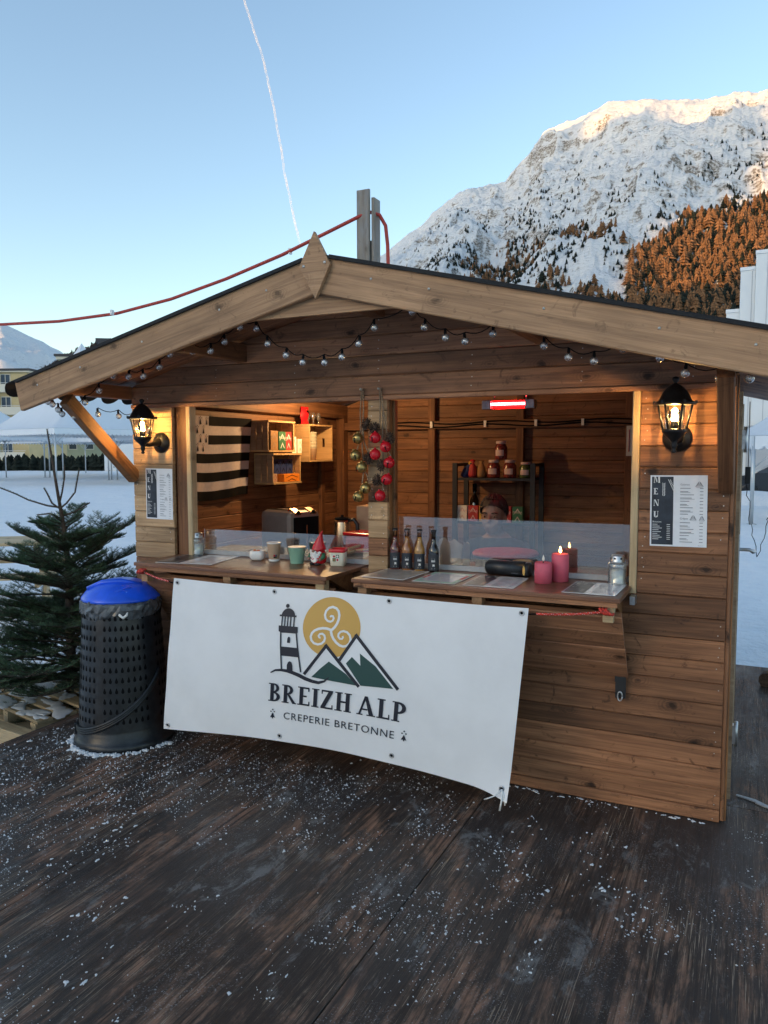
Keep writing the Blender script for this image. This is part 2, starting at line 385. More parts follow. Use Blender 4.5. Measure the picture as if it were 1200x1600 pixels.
def glyphs(txt, h, track=.07, wide=1.0):
    out = []; x = 0.0
    for ch in txt:
        if ch == ' ': x += .20; continue
        w, polys = GLY[ch]
        for p in polys: out.append([((x+a)*h*wide, b*h) for a, b in p])
        x += w+track
    return out, x*h*wide
# ------------------------------------------------------------------ terrain
def _h(ix, iy, seed):
    n = np.sin(ix*127.1+iy*311.7+seed*74.7)*43758.5453
    return n-np.floor(n)
def vnoise(x, y, seed=0):
    ix, iy = np.floor(x), np.floor(y); fx, fy = x-ix, y-iy
    fx = fx*fx*fx*(fx*(fx*6-15)+10); fy = fy*fy*fy*(fy*(fy*6-15)+10)
    a, b, c, d = _h(ix, iy, seed), _h(ix+1, iy, seed), _h(ix, iy+1, seed), _h(ix+1, iy+1, seed)
    return (a+(b-a)*fx)*(1-fy)+(c+(d-c)*fx)*fy
def fbm(x, y, oct=5, seed=0, gain=.5, ridged=False):
    s = 0; a = 1.0; t = 0
    for k in range(oct):
        n = vnoise(x*2**k+17.3*k, y*2**k-9.1*k, seed+k)
        if ridged: n = 1-np.abs(2*n-1)
        s = s+a*n; t += a; a *= gain
    return s/t
def grid_obj(name, X, Y, Z, mat, parent=None, smooth=True):
    n, m = X.shape; v = np.stack([X, Y, Z], -1).reshape(-1, 3)
    i = np.arange(n*m).reshape(n, m); f = np.stack([i[:-1, :-1], i[:-1, 1:], i[1:, 1:], i[1:, :-1]], -1).reshape(-1, 4)
    me = bpy.data.meshes.new(name); me.vertices.add(len(v)); me.vertices.foreach_set('co', v.astype(np.float32).ravel())
    me.loops.add(f.size); me.loops.foreach_set('vertex_index', f.astype(np.int32).ravel())
    me.polygons.add(len(f)); me.polygons.foreach_set('loop_start', np.arange(0, f.size, 4, dtype=np.int32)); me.polygons.foreach_set('loop_total', np.full(len(f), 4, np.int32))
    me.update(calc_edges=True); me.polygons.foreach_set('use_smooth', [smooth]*len(f))
    return link(name, me, mat, parent)
def soup_obj(name, V, F, mat, parent=None):           # V (n,3), F (m,3)
    me = bpy.data.meshes.new(name); V = np.asarray(V, np.float32); F = np.asarray(F, np.int32); k = F.shape[1]
    me.vertices.add(len(V)); me.vertices.foreach_set('co', V.ravel()); me.loops.add(F.size); me.loops.foreach_set('vertex_index', F.ravel())
    me.polygons.add(len(F)); me.polygons.foreach_set('loop_start', np.arange(0, F.size, k, dtype=np.int32)); me.polygons.foreach_set('loop_total', np.full(len(F), k, np.int32))
    me.update(calc_edges=True); return link(name, me, mat, parent)

def make_alp(name, snowline=.62, scale=1.0):
    t = NT(name); v, _ = t.coord(rnd=False)
    geo = t.new('ShaderNodeNewGeometry'); sx = t.new('ShaderNodeSeparateXYZ'); t.l.new(geo.outputs['Normal'], sx.inputs[0])
    a = t.math('ADD', t.math('MULTIPLY', t.noise(v, .016*scale, 10, .70), .72), t.math('MULTIPLY', t.noise(v, .0035*scale, 4, .6), .28)); b = t.noise(t.mapping(v, (1, 1, 2.2)), .075*scale, 8, .72); st = t.noise(t.mapping(v, (.3, .3, 3.0)), .02*scale, 6, .7)
    k = t.math('ADD', sx.outputs[2], t.math('MULTIPLY', t.math('SUBTRACT', a, .5), .75))
    k = t.math('ADD', k, t.math('MULTIPLY', t.math('SUBTRACT', b, .5), .5))
    k = t.math('ADD', k, t.math('MULTIPLY', t.math('SUBTRACT', st, .5), .5))
    snow = t.ramp(k, snowline-.10, snowline+.07)
    rock = t.mix(t.ramp(b, .3, .7), (.12,.11,.10), (.30,.265,.225)); rock = t.mix(t.ramp(t.noise(v, .16*scale, 5, .7), .45, .6), rock, (.62,.63,.64))
    t.bump(t.math('ADD', a, t.math('MULTIPLY', b, .5)), .7, 14.0/scale)
    return t.set(Base_Color=t.mix(snow, rock, (.70,.725,.75)), Roughness=.8, Specular_IOR_Level=.1)
M['alp'] = make_alp('snowy_rock', .53)
M['alp_far'] = make_alp('snowy_rock_far', .42, .5)
M['hillm'] = plain('wooded_hill_ground', (.075,.058,.05), .9, n=.5, nscale=.02)

def rot_az(az, r): return r*np.sin(np.radians(az)), r*np.cos(np.radians(az))
# large alpine flank behind the stall to the right
RAZ = [-60,-45,-36,-31,-27.23,-25.36,-23.49,-20.71,-18.88,-16.61,-15.27,-13.96,-11.77,-9.64,-7.13,-5.08,-3.08,-1.54,.35,4,9,15,24,32]
RTE = [.0,.02,.10,.185,.2397,.2557,.2808,.3178,.3323,.3398,.3615,.3928,.406,.4235,.4237,.4154,.4111,.4134,.4078,.40,.39,.37,.34,.30]
def flank_h(az, r):
    te = np.interp(az, RAZ, RTE); x, y = rot_az(az, r)
    rf, rr = 820.0, 3000.0+160*np.sin(az*.31)
    t = np.clip((r-rf)/(rr-rf), 0, None)
    up = te*rr*np.power(np.clip(t, 0, 1), 1.04)
    down = te*rr*(1-.9*np.clip(t-1, 0, 2))
    h = np.where(t <= 1, up, down)
    amp = np.clip(t*5, 0, 1)*np.clip((1.0-t)*6+.12, .12, 1)*np.clip(te/.3, .15, 1)
    h = h+amp*(150*(fbm(x/420, y/420, 4, 3, .5, True)-.62)+66*(fbm(x/95, y/95, 5, 11, .55, True)-.62)+15*(fbm(x/26, y/26, 3, 23)-.5))
    cr = np.exp(-((t-1)/.05)**2)*np.clip(te/.3, 0, 1)                 # crags along the crest
    h = h+cr*40*(fbm(x/110, y/110, 5, 31, .6)-.5)
    return np.maximum(h-2, -3.0)
az, rr = np.meshgrid(np.concatenate([np.linspace(-60, -31, 50), np.linspace(-30.6, 2.5, 560), np.linspace(3, 32, 60)]), np.concatenate([np.linspace(780, 1700, 130), np.linspace(1708, 3350, 250), np.linspace(3380, 5200, 24)]))
gx, gy = rot_az(az, rr)
tag(grid_obj('mountain', gx, gy, flank_h(az, rr), 'alp'), kind='structure')
# far snow mountain on the left, in the sun
az, rr = np.meshgrid(np.linspace(-75, -40, 160), np.linspace(3800, 6600, 90))
te = np.interp(az, [-75,-60,-55,-53,-51.6,-50.5,-49.3,-47.9,-46.5,-44,-40], [.0,.01,.06,.13,.150,.143,.135,.1235,.10,.06,.02]); x, y = rot_az(az, rr)
t_ = (rr-3800)/1500; hh = te*5300*np.where(t_ < 1, t_, 1-.6*(t_-1))
hh = hh+np.clip(t_*3, 0, 1)*np.clip((1-t_)*4+.15, .15, 1)*(420*(fbm(x/700, y/700, 5, 5, .55, True)-.6)+70*(fbm(x/120, y/120, 4, 9)-.5))
tag(grid_obj('mountain', x, y, np.maximum(hh-3, -4), 'alp_far'), kind='structure')
# wooded hill on the left
HAZ = [-66,-56,-52,-50.58,-49.37,-47.74,-45.67,-43.56,-40.96,-37,-32,-26,-20]; HTE = [.01,.03,.066,.080,.096,.117,.134,.145,.158,.165,.15,.11,.03]
def hill_h(az, r):
    te = np.interp(az, HAZ, HTE); t = np.clip((r-320)/(760-320), 0, None); x, y = rot_az(az, r)
    return np.where(t <= 1, te*760*t, te*760*(1-.5*(t-1)))+np.clip(t*3, 0, 1)*6*(fbm(x/60, y/60, 3, 2)-.5)-1.5
az, rr = np.meshgrid(np.linspace(-66, -20, 120), np.linspace(310, 1000, 60)); x, y = rot_az(az, rr)
tag(grid_obj('hill', x, y, hill_h(az, rr), 'hillm'), kind='structure')
# unseen ridge added behind the camera, towards the sun, to shade the village
sdir = np.array([math.sin(R(SUN_AZ)), math.cos(R(SUN_AZ))]); edir = None
edir = np.array([math.cos(R(SUN_AZ)), -math.sin(R(SUN_AZ))])          # towards the mountain side
P_R = 3500.0
def ridge_top(s):  # crest heights shaped so sun reaches only the summit and larch slope
    return np.interp(s, [-6000,380,480,560,640,700,740,780,800,830,870,920,1000,1250,1330,1380,1420,1510,1600,1640,1700,1760,1819,1870,2300,2800,3400,3900,5000], [640,640,800,970,950,930,915,900,895,975,1090,1250,1450,1790,1900,1820,1780,1825,1900,1910,1870,1815,1870,2040,2010,1700,900,350,250])
s_, p_ = np.meshgrid(np.linspace(-5500, 5000, 800), np.linspace(P_R-1500, P_R+1200, 60))
prof = np.where(p_ < P_R, np.clip((p_-(P_R-1500))/1500, 0, 1), 1-.7*(p_-P_R)/1200)
zz = ridge_top(s_)*prof+np.clip(prof*3, 0, 1)*np.clip(6*(1-prof)+.25, .25, 1)*90*(fbm(s_/300, p_/300, 5, 41, .55, True)-.6)
X = s_*edir[0]+p_*sdir[0]; Y = s_*edir[1]+p_*sdir[1]
tag(grid_obj('mountain', X, Y, zz-3, 'alp'), kind='structure')  # unseen sun blocker, not one of the mountains in view
# valley floor of snow: one sheet out to the horizon
rad = np.concatenate([np.linspace(0, 14, 60), np.geomspace(14.4, 26000, 90)]); th = np.linspace(0, 2*np.pi, 181)
a_, r_ = np.meshgrid(th, rad); X = 1.5+r_*np.cos(a_); Y = 1.0+r_*np.sin(a_)
dx = np.maximum(np.maximum(-.45-X, X-4.7), 0); dy = np.maximum(np.maximum(-4.8-Y, Y-2.75), 0); away = np.clip(np.hypot(dx, dy)/1.6, 0, 1)
Z = -.16+away*(.16*(fbm(X/2.3, Y/2.3, 4, 61)-.45)+.25*np.clip(r_/20, 0, 1)*(fbm(X/9, Y/9, 3, 71)-.5)*np.exp(-r_/160))
tag(grid_obj('snow_ground', X, Y, Z, 'snow'), kind='structure')

# ------------------------------------------------------------------ conifers on the slopes
def conifer(seed, tiers=5, n=7, w=.30):
    rnd = random.Random(seed); V = []; F = []
    for k in range(tiers):
        z0 = .06+.90*k/tiers; z1 = min(1.0, z0+1.55/tiers); rad = w*(1-k/tiers)**.8*(.85+.3*rnd.random())+.02; c = len(V); V.append((rnd.uniform(-.01, .01), rnd.uniform(-.01, .01), z1))
        for i in range(n):
            a = 2*math.pi*(i+rnd.random()*.5)/n; r = rad*(.72+.5*rnd.random()); V.append((r*math.cos(a), r*math.sin(a), z0+rnd.uniform(-.03, .03)))
            a2 = a+math.pi/n; r2 = rad*.45; V.append((r2*math.cos(a2), r2*math.sin(a2), z0+.06))
        for i in range(2*n): F.append((c, c+1+i, c+1+(i+1) % (2*n)))
    return np.array(V), np.array(F)
def foliage(name, c, n=.5):
    t = NT(name); v, rnd = t.coord(); k = t.noise(v, 1.2, 3, .6)
    geo = t.new('ShaderNodeNewGeometry').outputs['Random Per Island']
    col = t.mix(t.ramp(k, .3, .7), tuple(x*(1-n) for x in c), tuple(x*(1+n*.5) for x in c))
    col = t.mix(t.ramp(geo, 0, 1, 0, .55), col, tuple(x*.55 for x in c))
    return t.set(Base_Color=col, Roughness=.9, Specular_IOR_Level=.1)
M['larch'] = foliage('larch_needles', (.31,.165,.082)); M['pine'] = foliage('pine_needles', (.030,.038,.030)); M['brownwood'] = foliage('bare_larch', (.105,.072,.058))
M['bark'] = plain('bark', (.07,.05,.038), .9, n=.4)
rng = np.random.default_rng(5)
FT_AZ = [-34,-27,-23.5,-20.7,-17.4,-13.5,-11.8,-9.2,-8.1,-7.1,-4.0,-1.9,.4,5]; FT = [.05,.15,.222,.232,.261,.268,.281,.284,.252,.256,.283,.285,.288,.29]
pts = []
while len(pts) < 7000:
    n = 6000; A = rng.uniform(-27, 3.0, n); Q = np.sqrt(rng.uniform(900**2, 2000**2, n)); H = flank_h(A, Q); e = H/Q; top = np.interp(A, FT_AZ, FT)
    dens = np.where(A > -8.5, np.clip(.45+(A+8.5)*.25, 0, 1), .36)*np.clip((top-e)*30+.12, 0, 1)*(e > .10)
    clear = fbm(A/2.2, Q/90, 3, 91)
    ok = (e < top) & (rng.random(n) < dens) & ((clear < .55) | (A > -8))
    for a, q, h in zip(A[ok], Q[ok], H[ok]): pts.append((a, q, h))
pts = pts[:7000]
variants = [conifer(s) for s in range(6)]
px_ = [(a, q, h, rng.uniform(13, 26)*(1.0 if a > -9 else .75)*(.75+.5*rng.random()), rng.integers(6), rng.uniform(0, 6.28), rng.random()) for a, q, h in pts]
px_.sort(key=lambda t: t[1])
def soup(lst):
    VV = []; FF = []; o = 0
    for x, y, z, s, k, rz in lst:
        V, F = variants[k]; c, sn = math.cos(rz), math.sin(rz)
        q = .75+.75*((rz*7.31) % 1.0); VV.append(np.stack([x+s*q*(V[:, 0]*c-V[:, 1]*sn), y+s*q*(V[:, 0]*sn+V[:, 1]*c), z+s*V[:, 2]-.5], -1)); FF.append(F+o); o += len(V)
    return np.concatenate(VV), np.concatenate(FF)
# the individual larches: those whose crowns stand clear at the lit upper part of the wood
cand = [t for t in px_ if -14 < t[0] < .4 and np.interp(t[0], FT_AZ, FT)-t[2]/t[1] < .10 and t[6] < .72]
cand.sort(key=lambda t: -t[3]/t[1]); single = cand[:240]; sid = set(id(t) for t in single)
lm = []
for V, F in variants:
    me = bpy.data.meshes.new('crown'); me.from_pydata([tuple(v) for v in V], [], [tuple(f) for f in F]); me.update(); me.materials.append(M['larch']); lm.append(me)
tk = MB().tube([(0,0,-.03), (0,0,.5)], [.016, .006], 5).mesh('trunk'); tk.materials.append(M['bark'])
for a, q, h, s, k, rz, u in single:
    x, y = rot_az(a, q)
    t = thing('larch_tree', 'rust orange larch standing among many on the wooded mountain slope', 'tree', (float(x), float(y), float(h)-.5), rz, 'larches on the mountain slope'); q = .75+.75*((rz*7.31) % 1.0); t.scale = (s*q, s*q, s)
    link('crown', lm[k], None, t); link('trunk', tk, None, t)
rest = [t for t in px_ if id(t) not in sid]
V, F = soup([(*rot_az(a, q), h, s, k, rz) for a, q, h, s, k, rz, u in rest if u < .60])
tag(soup_obj('larch_wood', V, F, 'larch'), 'orange brown larch wood covering the lower mountain slope', 'woodland', kind='stuff')
V, F = soup([(*rot_az(a, q), h, s*.95, k, rz) for a, q, h, s, k, rz, u in rest if u >= .60])
tag(soup_obj('pine_wood', V, F, 'pine'), 'dark green pines mixed into the larch slope', 'woodland', kind='stuff')
# small pines dotted over the snow slopes
lst = []
while len(lst) < 2100:
    n = 3000; A = rng.uniform(-27, 2.5, n); Q = rng.uniform(1200, 2500, n); H = flank_h(A, Q); cl = fbm(A/1.3, Q/120, 4, 131)
    e = H/Q; top = np.interp(A, FT_AZ, FT); dens = np.clip(1.0-(e-top)*12, 0, 1)*(cl > .52)
    ok = (e > top*.8) & (rng.random(n) < dens)
    for a, q, h in zip(A[ok], Q[ok], H[ok]): lst.append((*rot_az(a, q), h, rng.uniform(5, 12), int(rng.integers(6)), rng.uniform(0, 6.28)))
V, F = soup(lst[:2100])
tag(soup_obj('scattered_pines', V, F, 'pine'), 'small dark pines dotted over the snowy mountainside', 'woodland', kind='stuff')
lst = []
A = rng.uniform(-56, -30, 6000); Q = np.sqrt(rng.uniform(330**2, 790**2, 6000)); H = hill_h(A, Q)
V, F = soup([(*rot_az(a, q), h, rng.uniform(3.5, 6.5), int(rng.integers(6)), rng.uniform(0, 6.28)) for a, q, h in zip(A, Q, H)])
tag(soup_obj('hill_wood', V, F, 'brownwood'), 'bare brown wood covering the hill behind the buildings', 'woodland', kind='stuff')

# ------------------------------------------------------------------ contrail
t = NT('contrail_vapour'); t.n.remove(t.b); v, _ = t.coord(rnd=False)
d_ = t.new('ShaderNodeBsdfDiffuse'); d_.inputs[0].default_value = (.85,.85,.88,1); tl = t.new('ShaderNodeBsdfTranslucent'); tl.inputs[0].default_value = (.85,.85,.88,1)
m1 = t.new('ShaderNodeMixShader'); m1.inputs[0].default_value = .5; t.l.new(d_.outputs[0], m1.inputs[1]); t.l.new(tl.outputs[0], m1.inputs[2])
tr = t.new('ShaderNodeBsdfTransparent'); lw = t.new('ShaderNodeLayerWeight'); lw.inputs[0].default_value = .5
al = t.math('MULTIPLY', t.math('SUBTRACT', 1.0, lw.outputs['Facing']), t.ramp(t.noise(v, .004, 5, .7), .3, .7, .10, .6))
m2 = t.new('ShaderNodeMixShader'); t.put(m2.inputs[0], al); t.l.new(tr.outputs[0], m2.inputs[1]); t.l.new(m1.outputs[0], m2.inputs[2]); t.l.new(m2.outputs[0], t.out.inputs[0]); M['vapour'] = t.m
ct = [(-35.6,.585),(-35.15,.5525),(-34.64,.5233),(-34.05,.4939),(-33.54,.4565),(-33.12,.4187),(-32.78,.3843),(-32.49,.3496),(-32.01,.307),(-31.4,.26)]
tr_ = thing('contrail', 'thin white double vapour trail falling across the blue sky', 'contrail', (0, 0, 0))
for side in (-1, 1):
    P = []; N = 70
    for i in range(N+1):
        u = i/N*(len(ct)-1); k = min(int(u), len(ct)-2); f = u-k
        a = ct[k][0]+(ct[k+1][0]-ct[k][0])*f; e = ct[k][1]+(ct[k+1][1]-ct[k][1])*f; r = 16000
        a += .018*math.sin(i*.55)+.010*math.sin(i*1.7+1)+side*.045; x, y = rot_az(a, r); P.append((float(x), float(y), e*r))
    MB().tube(P, [8+4*math.sin(i*1.7+side)**2 for i in range(N+1)], 8).build('vapour_strand', 'vapour', tr_)
# ------------------------------------------------------------------ deck
W, D = 3.149, 2.47; XC = 1.575; SL = .247; ZR = 2.335
deck = MB().box2((-.34, -4.68, -.15), (4.58, 2.65, -.03)).build('deck', 'blackm'); tag(deck, kind='structure')
for x0, x1 in ((-.36, .965), (.968, 2.188), (2.192, 3.412), (3.416, 4.6)):
    for y0, y1 in ((-4.7, -2.262), (-2.258, .188), (.192, 2.67)):
        plank('deck_panel', y1-y0, x1-x0, .029, 'deck', deck, ((x0+x1)/2, (y0+y1)/2, -.0145), (0, 0, R(90)), .002)
# loose snow on the deck
def blob(mb, cx, cy, r, h, seed, z0=0.0, ax=1.0, ang=0.0):
    rn = random.Random(seed); n = 14; ph = [rn.uniform(0, 6.28) for _ in range(4)]; vs = []; fs = []
    for ring, (q, z) in enumerate(((1.0, -.001), (.86, h*.45), (.55, h*.85))):
        for i in range(n):
            a = 2*math.pi*i/n; rr = r*q*(1+.30*math.sin(2*a+ph[0])+.22*math.sin(3*a+ph[1])+.16*math.sin(5*a+ph[2])+rn.uniform(-.1, .1))
            x, y = rr*math.cos(a)*ax, rr*math.sin(a)/ax; c, s = math.cos(ang), math.sin(ang); vs.append((cx+x*c-y*s, cy+x*s+y*c, z0+z*(1+rn.uniform(-.25, .25))))
    vs.append((cx, cy, z0+h))
    for k in range(2):
        for i in range(n): j = (i+1) % n; fs.append((k*n+i, k*n+j, (k+1)*n+j, (k+1)*n+i))
    for i in range(n): fs.append((2*n+i, 2*n+(i+1) % n, 3*n))
    mb.addm(vs, fs, None, True)
mb = MB(); rn = random.Random(3)
heads = [(-.12,-.62,.075),(-.22,-.50,.06),(.12,-.75,.05),(.42,-.66,.045),(.30,-.95,.04),(.62,-.90,.035),(.85,-1.10,.045),(1.02,-1.22,.05),(.92,-1.36,.035),(1.28,-1.62,.05),(1.45,-1.88,.05),(1.70,-1.98,.05),(1.30,-1.0,.03),(1.62,-.78,.03),(2.05,-.62,.035),
 (2.44,-.62,.045),(2.52,-.72,.03),(2.78,-.70,.05),(2.92,-.78,.04),(2.36,-1.18,.032),(2.64,-1.22,.03),(2.70,-.42,.05),(.02,-.98,.05),(.22,-1.20,.04),(.52,-1.34,.04),(1.55,-1.42,.035),(2.0,-1.62,.03),(.7,-.62,.035)]
for i, (x, y, r) in enumerate(heads):
    for k in range(22):
        blob(mb, x+rn.gauss(0, r*.9), y+rn.gauss(0, r*1.7), r*rn.choice((.02,.03,.03,.04,.05,.06,.09,.16)), .0022+r*.03*rn.random(), i*20+k, 0, rn.uniform(.6, 1.0), R(rn.uniform(-25, 25)))
for i in range(70):                                                         # line of frost along the foot of the front wall
    x = rn.uniform(1.95, 3.12); blob(mb, x, -.012-abs(rn.gauss(0, .012)), rn.choice((.002,.003,.004,.006,.009)), .003, 900+i, 0, 1.25, 0)
for i in range(60): blob(mb, rn.uniform(1.2, 2.6), -.30+rn.gauss(0, .12), rn.uniform(.002, .006), .002, 1200+i, 0, 1.3, R(rn.uniform(0, 180)))
tag(mb.build('snow_patches', 'cleansnow'), 'thin patches of trodden snow on the dark deck', 'snow', kind='stuff')
g = np.random.default_rng(11); N = 60000; X = g.uniform(-.35, 4.5, N); Y = -4.3+4.3*g.random(N)**.72; Y2 = g.uniform(0, 2.6, N)
dens = fbm(X/.30, Y/.42, 5, 201)*.80+.22*np.exp(-((X-.5)**2+(Y+.8)**2)/.7)-.04*np.clip(X-2.6, 0, 1); keep = g.random(N) < np.clip((dens-.43)*7, .012, 1)
keep &= ~((X > .02) & (X < W+.02) & (Y > -.005)); X, Y = X[keep], Y[keep]; ns = g.exponential(.0010, len(X))+.0008
T4 = np.array([(1,0,-.3),(-.5,.87,-.3),(-.5,-.87,-.3),(0,0,.9)]); TF = np.array([(0,1,3),(1,2,3),(2,0,3)])
ra = g.uniform(0, 6.28, len(X)); c, s = np.cos(ra), np.sin(ra); sx = g.uniform(.6, 1.7, len(X))
V = np.stack([X[:, None]+ns[:, None]*sx[:, None]*(T4[:, 0]*c[:, None]-T4[:, 1]*s[:, None]), Y[:, None]+ns[:, None]*(T4[:, 0]*s[:, None]+T4[:, 1]*c[:, None]), .001+ns[:, None]*(T4[:, 2]+.3)], -1).reshape(-1, 3)
F = (TF[None]+4*np.arange(len(X))[:, None, None]).reshape(-1, 3)
tag(soup_obj('snow_crumbs', V, F, 'cleansnow'), 'white crumbs of snow and grit strewn over the deck', 'snow', kind='stuff')

# ------------------------------------------------------------------ the wooden stall
stall = thing('wooden_stall', 'small brown wooden market hut with serving hatches and gable roof', 'market stall', (0, 0, 0))
PZ = [.0]+[.052+.0895*k for k in range(0, 20)]+[1.826]
nails = MB()
def nail(x, z, y=-.0006, r=.0026):
    nails.addm([(x+r*math.cos(a), y-.0012, z+r*math.sin(a)) for a in [k*math.pi/3 for k in range(6)]], [(0,1,2,3,4,5)][::1])
    nails.f[-1] = tuple(reversed(nails.f[-1])) if False else nails.f[-1]
rn = random.Random(21)
def row(x0, x1, z0, z1, mat, y=.011, T=.022, nl=True, Lt=None, name='plank'):
    plank(name, x1-x0, T, z1-z0-.0012, mat, stall, ((x0+x1)/2, y+rn.uniform(-.0008, .0008), (z0+z1)/2), (0, 0, 0), .0045, Lt)
    if nl:
        for x in (x0+.022, x1-.022):
            for f in (.28, .72):
                if rn.random() < .62: nail(x+rn.uniform(-.006, .006), z0+(z1-z0)*f)
for i in range(len(PZ)-1):
    z0, z1 = PZ[i], PZ[i+1]
    if z1 < .96:
        row(.002, W, z0, z1, 'front')
    else:
        row(.0, .288, z0, z1, 'left'); row(1.517, 1.621, z0, z1, 'left' if i % 3 else 'front'); row(2.800, W, z0, z1, 'front')
GZ = [1.826, 1.925, 2.022, 2.118, 2.214, 2.31]
for z0, z1 in zip(GZ[:-1], GZ[1:]):
    hb = min(XC, (ZR-z0)/SL-.02); ht = min(XC, (ZR-z1)/SL-.02); ht = max(ht, .02)
    row(XC-hb, XC+hb, z0, z1, 'gable', Lt=2*ht, nl=False, y=.009)
    for x in (.12, .6, 1.1, 1.575, 2.05, 2.55, 3.0):
        if abs(x-XC) < ht-.05: nail(x, z0+.03, -.003); nail(x+.004, z0+.07, -.003)
plank('header_trim', W, .03, .022, 'gable', stall, (XC, .004, 1.815), ch=.003)
nails.build('nail_heads', 'nail', stall)['kind'] = 'stuff'
# frame members round the hatches
def timber(name, a, b, mat, ch=.004):
    d = [b[i]-a[i] for i in range(3)]; c = [(a[i]+b[i])/2 for i in range(3)]; k = max(range(3), key=lambda i: d[i])
    if k == 0: return plank(name, d[0], d[1], d[2], mat, stall, c, (0,0,0), ch)
    if k == 1: return plank(name, d[1], d[0], d[2], mat, stall, c, (0,0,R(90)), ch)
    return plank(name, d[2], d[1], d[0], mat, stall, c, (0,R(90),0), ch)
timber('jamb', (.292, .026, .93), (.352, .09, 1.825), 'beam'); timber('jamb', (.354, .010, .93), (.384, .09, 1.82), 'beam')
timber('window_batten', (.386, -.002, .96), (.418, .05, 1.805), 'pale'); timber('window_batten', (2.766, -.002, .945), (2.797, .05, 1.805), 'pale')
timber('jamb', (1.602, .024, .976), (1.6225, .060, 1.805), 'brace'); timber('jamb', (1.602, .062, .976), (1.634, .098, 1.805), 'brace')
timber('jamb', (1.517, .026, .945), (1.600, .10, 1.825), 'beam'); timber('jamb', (2.80, .026, .93), (2.86, .09, 1.825), 'beam')
timber('sill', (.30, .024, .93), (1.515, .13, .968), 'beam'); timber('sill', (1.66, .024, .93), (2.79, .13, .968), 'beam')
timber('lintel', (.30, .03, 1.83), (2.86, .10, 1.92), 'beam')
# side and back walls
for i in range(len(PZ)-1):
    z0, z1 = PZ[i], PZ[i+1]; h = z1-z0-.0012; zc = (z0+z1)/2
    plank('plank', D-.03, .02, h, 'inner', stall, (.012, .024+(D-.03)/2, zc), (0, 0, R(90)), .0045)
    if z0 > 1.75: plank('plank', D-.03, .02, h, 'front', stall, (W-.012, .024+(D-.03)/2, zc), (0, 0, R(90)), .0045)
    else:
        plank('plank', .16, .02, h, 'front', stall, (W-.012, .104, zc), (0, 0, R(90)), .0045)
        plank('plank', D-1.18, .02, h, 'front', stall, (W-.012, 1.174+(D-1.18)/2, zc), (0, 0, R(90)), .0045)
    plank('plank', W-.05, .02, h, 'inner', stall, (XC, D-.012, zc), (0, 0, 0), .0045)
for z0, z1 in zip(GZ[:-1], GZ[1:]):
    hb = min(XC-.03, (ZR-z0)/SL-.02); ht = max(min(XC-.03, (ZR-z1)/SL-.02), .02)
    plank('plank', 2*hb, .02, z1-z0-.0012, 'inner', stall, (XC, D-.012, (z0+z1)/2), (0,0,0), .0045, 2*ht)
for sx in (.012, W-.012): plank('plank', D-.03, .02, .095, 'inner', stall, (sx, .024+(D-.03)/2, 1.875), (0, 0, R(90)), .0045)
timber('stud', (.024, .34, .0), (.06, .40, 1.834), 'beam'); timber('stud', (.024, 2.06, 0), (.06, 2.12, 1.834), 'beam'); timber('stud', (.025, D-.10, 0), (.10, D-.025, 1.86), 'beam')
for x in (.86, 1.59, 2.40): timber('stud', (x, D-.075, 0), (x+.06, D-.024, 2.0), 'beam')
timber('wall_plate', (.026, .03, 1.835), (.10, D-.03, 1.948), 'inner'); timber('wall_plate', (W-.10, .03, 1.835), (W-.026, D-.03, 1.948), 'inner'); timber('eave_filler', (.002, .03, 1.9235), (.0225, D-.03, 1.944), 'inner'); timber('eave_filler', (W-.0225, .03, 1.9235), (W-.002, D-.03, 1.944), 'inner')
timber('rail', (.05, D-.085, 1.735), (W-.05, D-.026, 1.80), 'inner')
timber('purlin', (XC-.035, -.50, 2.20), (XC+.035, D+.18, 2.305), 'beam')
for s in (-1, 1):
    xx = XC+s*.80; zt = ZR-SL*.80-.012; timber('purlin', (xx-.03, -.50, zt-.10), (xx+.03, D+.18, zt-.008), 'beam')
    xe = XC+s*1.60; ze = ZR-SL*1.60; timber('purlin', (xe-.03, -.52, ze-.085), (xe+.03, .0-.004, ze-.012), 'beam')
MB().box2((.03, .03, -.001), (W-.03, D-.03, .012)).build('floor_board', 'beam', stall)
MB().box2((.03, D+.0, .01), (W-.03, D+.012, 1.93)).build('back_light_stop', 'bitumen', stall); MB().prism([(.0, 1.931), (W, 1.931), (W, 1.942), (XC, 2.330), (0, 1.942)], D+.0, D+.03).build('back_light_stop', 'bitumen', stall)  # unseen backing added so no sky light leaks between the back planks
MB().box2((-.012, .03, .01), (.0005, D-.03, 1.90)).build('side_light_stop', 'front', stall)  # backing added outside the left planks against leaking sky light
# corner trim, side door
timber('corner_trim', (W+.001, .004, .01), (W+.018, .075, 1.90), 'front'); timber('corner_trim', (W+.019, .010, .01), (W+.026, .055, 1.86), 'brace')
MB().box2((W+.0, .19, .03), (W+.038, .235, 1.80)).build('door_post', 'rawdoor', stall); MB().box2((W+.0, 1.12, .03), (W+.036, 1.165, 1.80)).build('door_post', 'rawdoor', stall)
door = MB().box2((W-.02, .24, .03), (W+.020, 1.115, 1.79)).build('door', 'rawdoor', stall)
for k in range(9): plank('board', 1.74, .012, .093, 'rawdoor', door, (W+.027, .292+k*.0965, .91), (0, R(90), R(90)), .003)
MB().tube([(W+.03, .95, 1.045), (W+.085, .95, 1.045), (W+.10, .95, 1.035), (W+.105, 1.02, 1.03)], [.009, .009, .010, .012], 8).box2((W+.033, .925, .98), (W+.038, .975, 1.12)).build('door_handle', 'steel', door)
MB().box2((W+.038, .192, 1.56), (W+.050, .232, 1.64)).tube([(W+.052, .212, 1.545), (W+.052, .212, 1.655)], .008, 8).build('hinge', 'steel', stall)
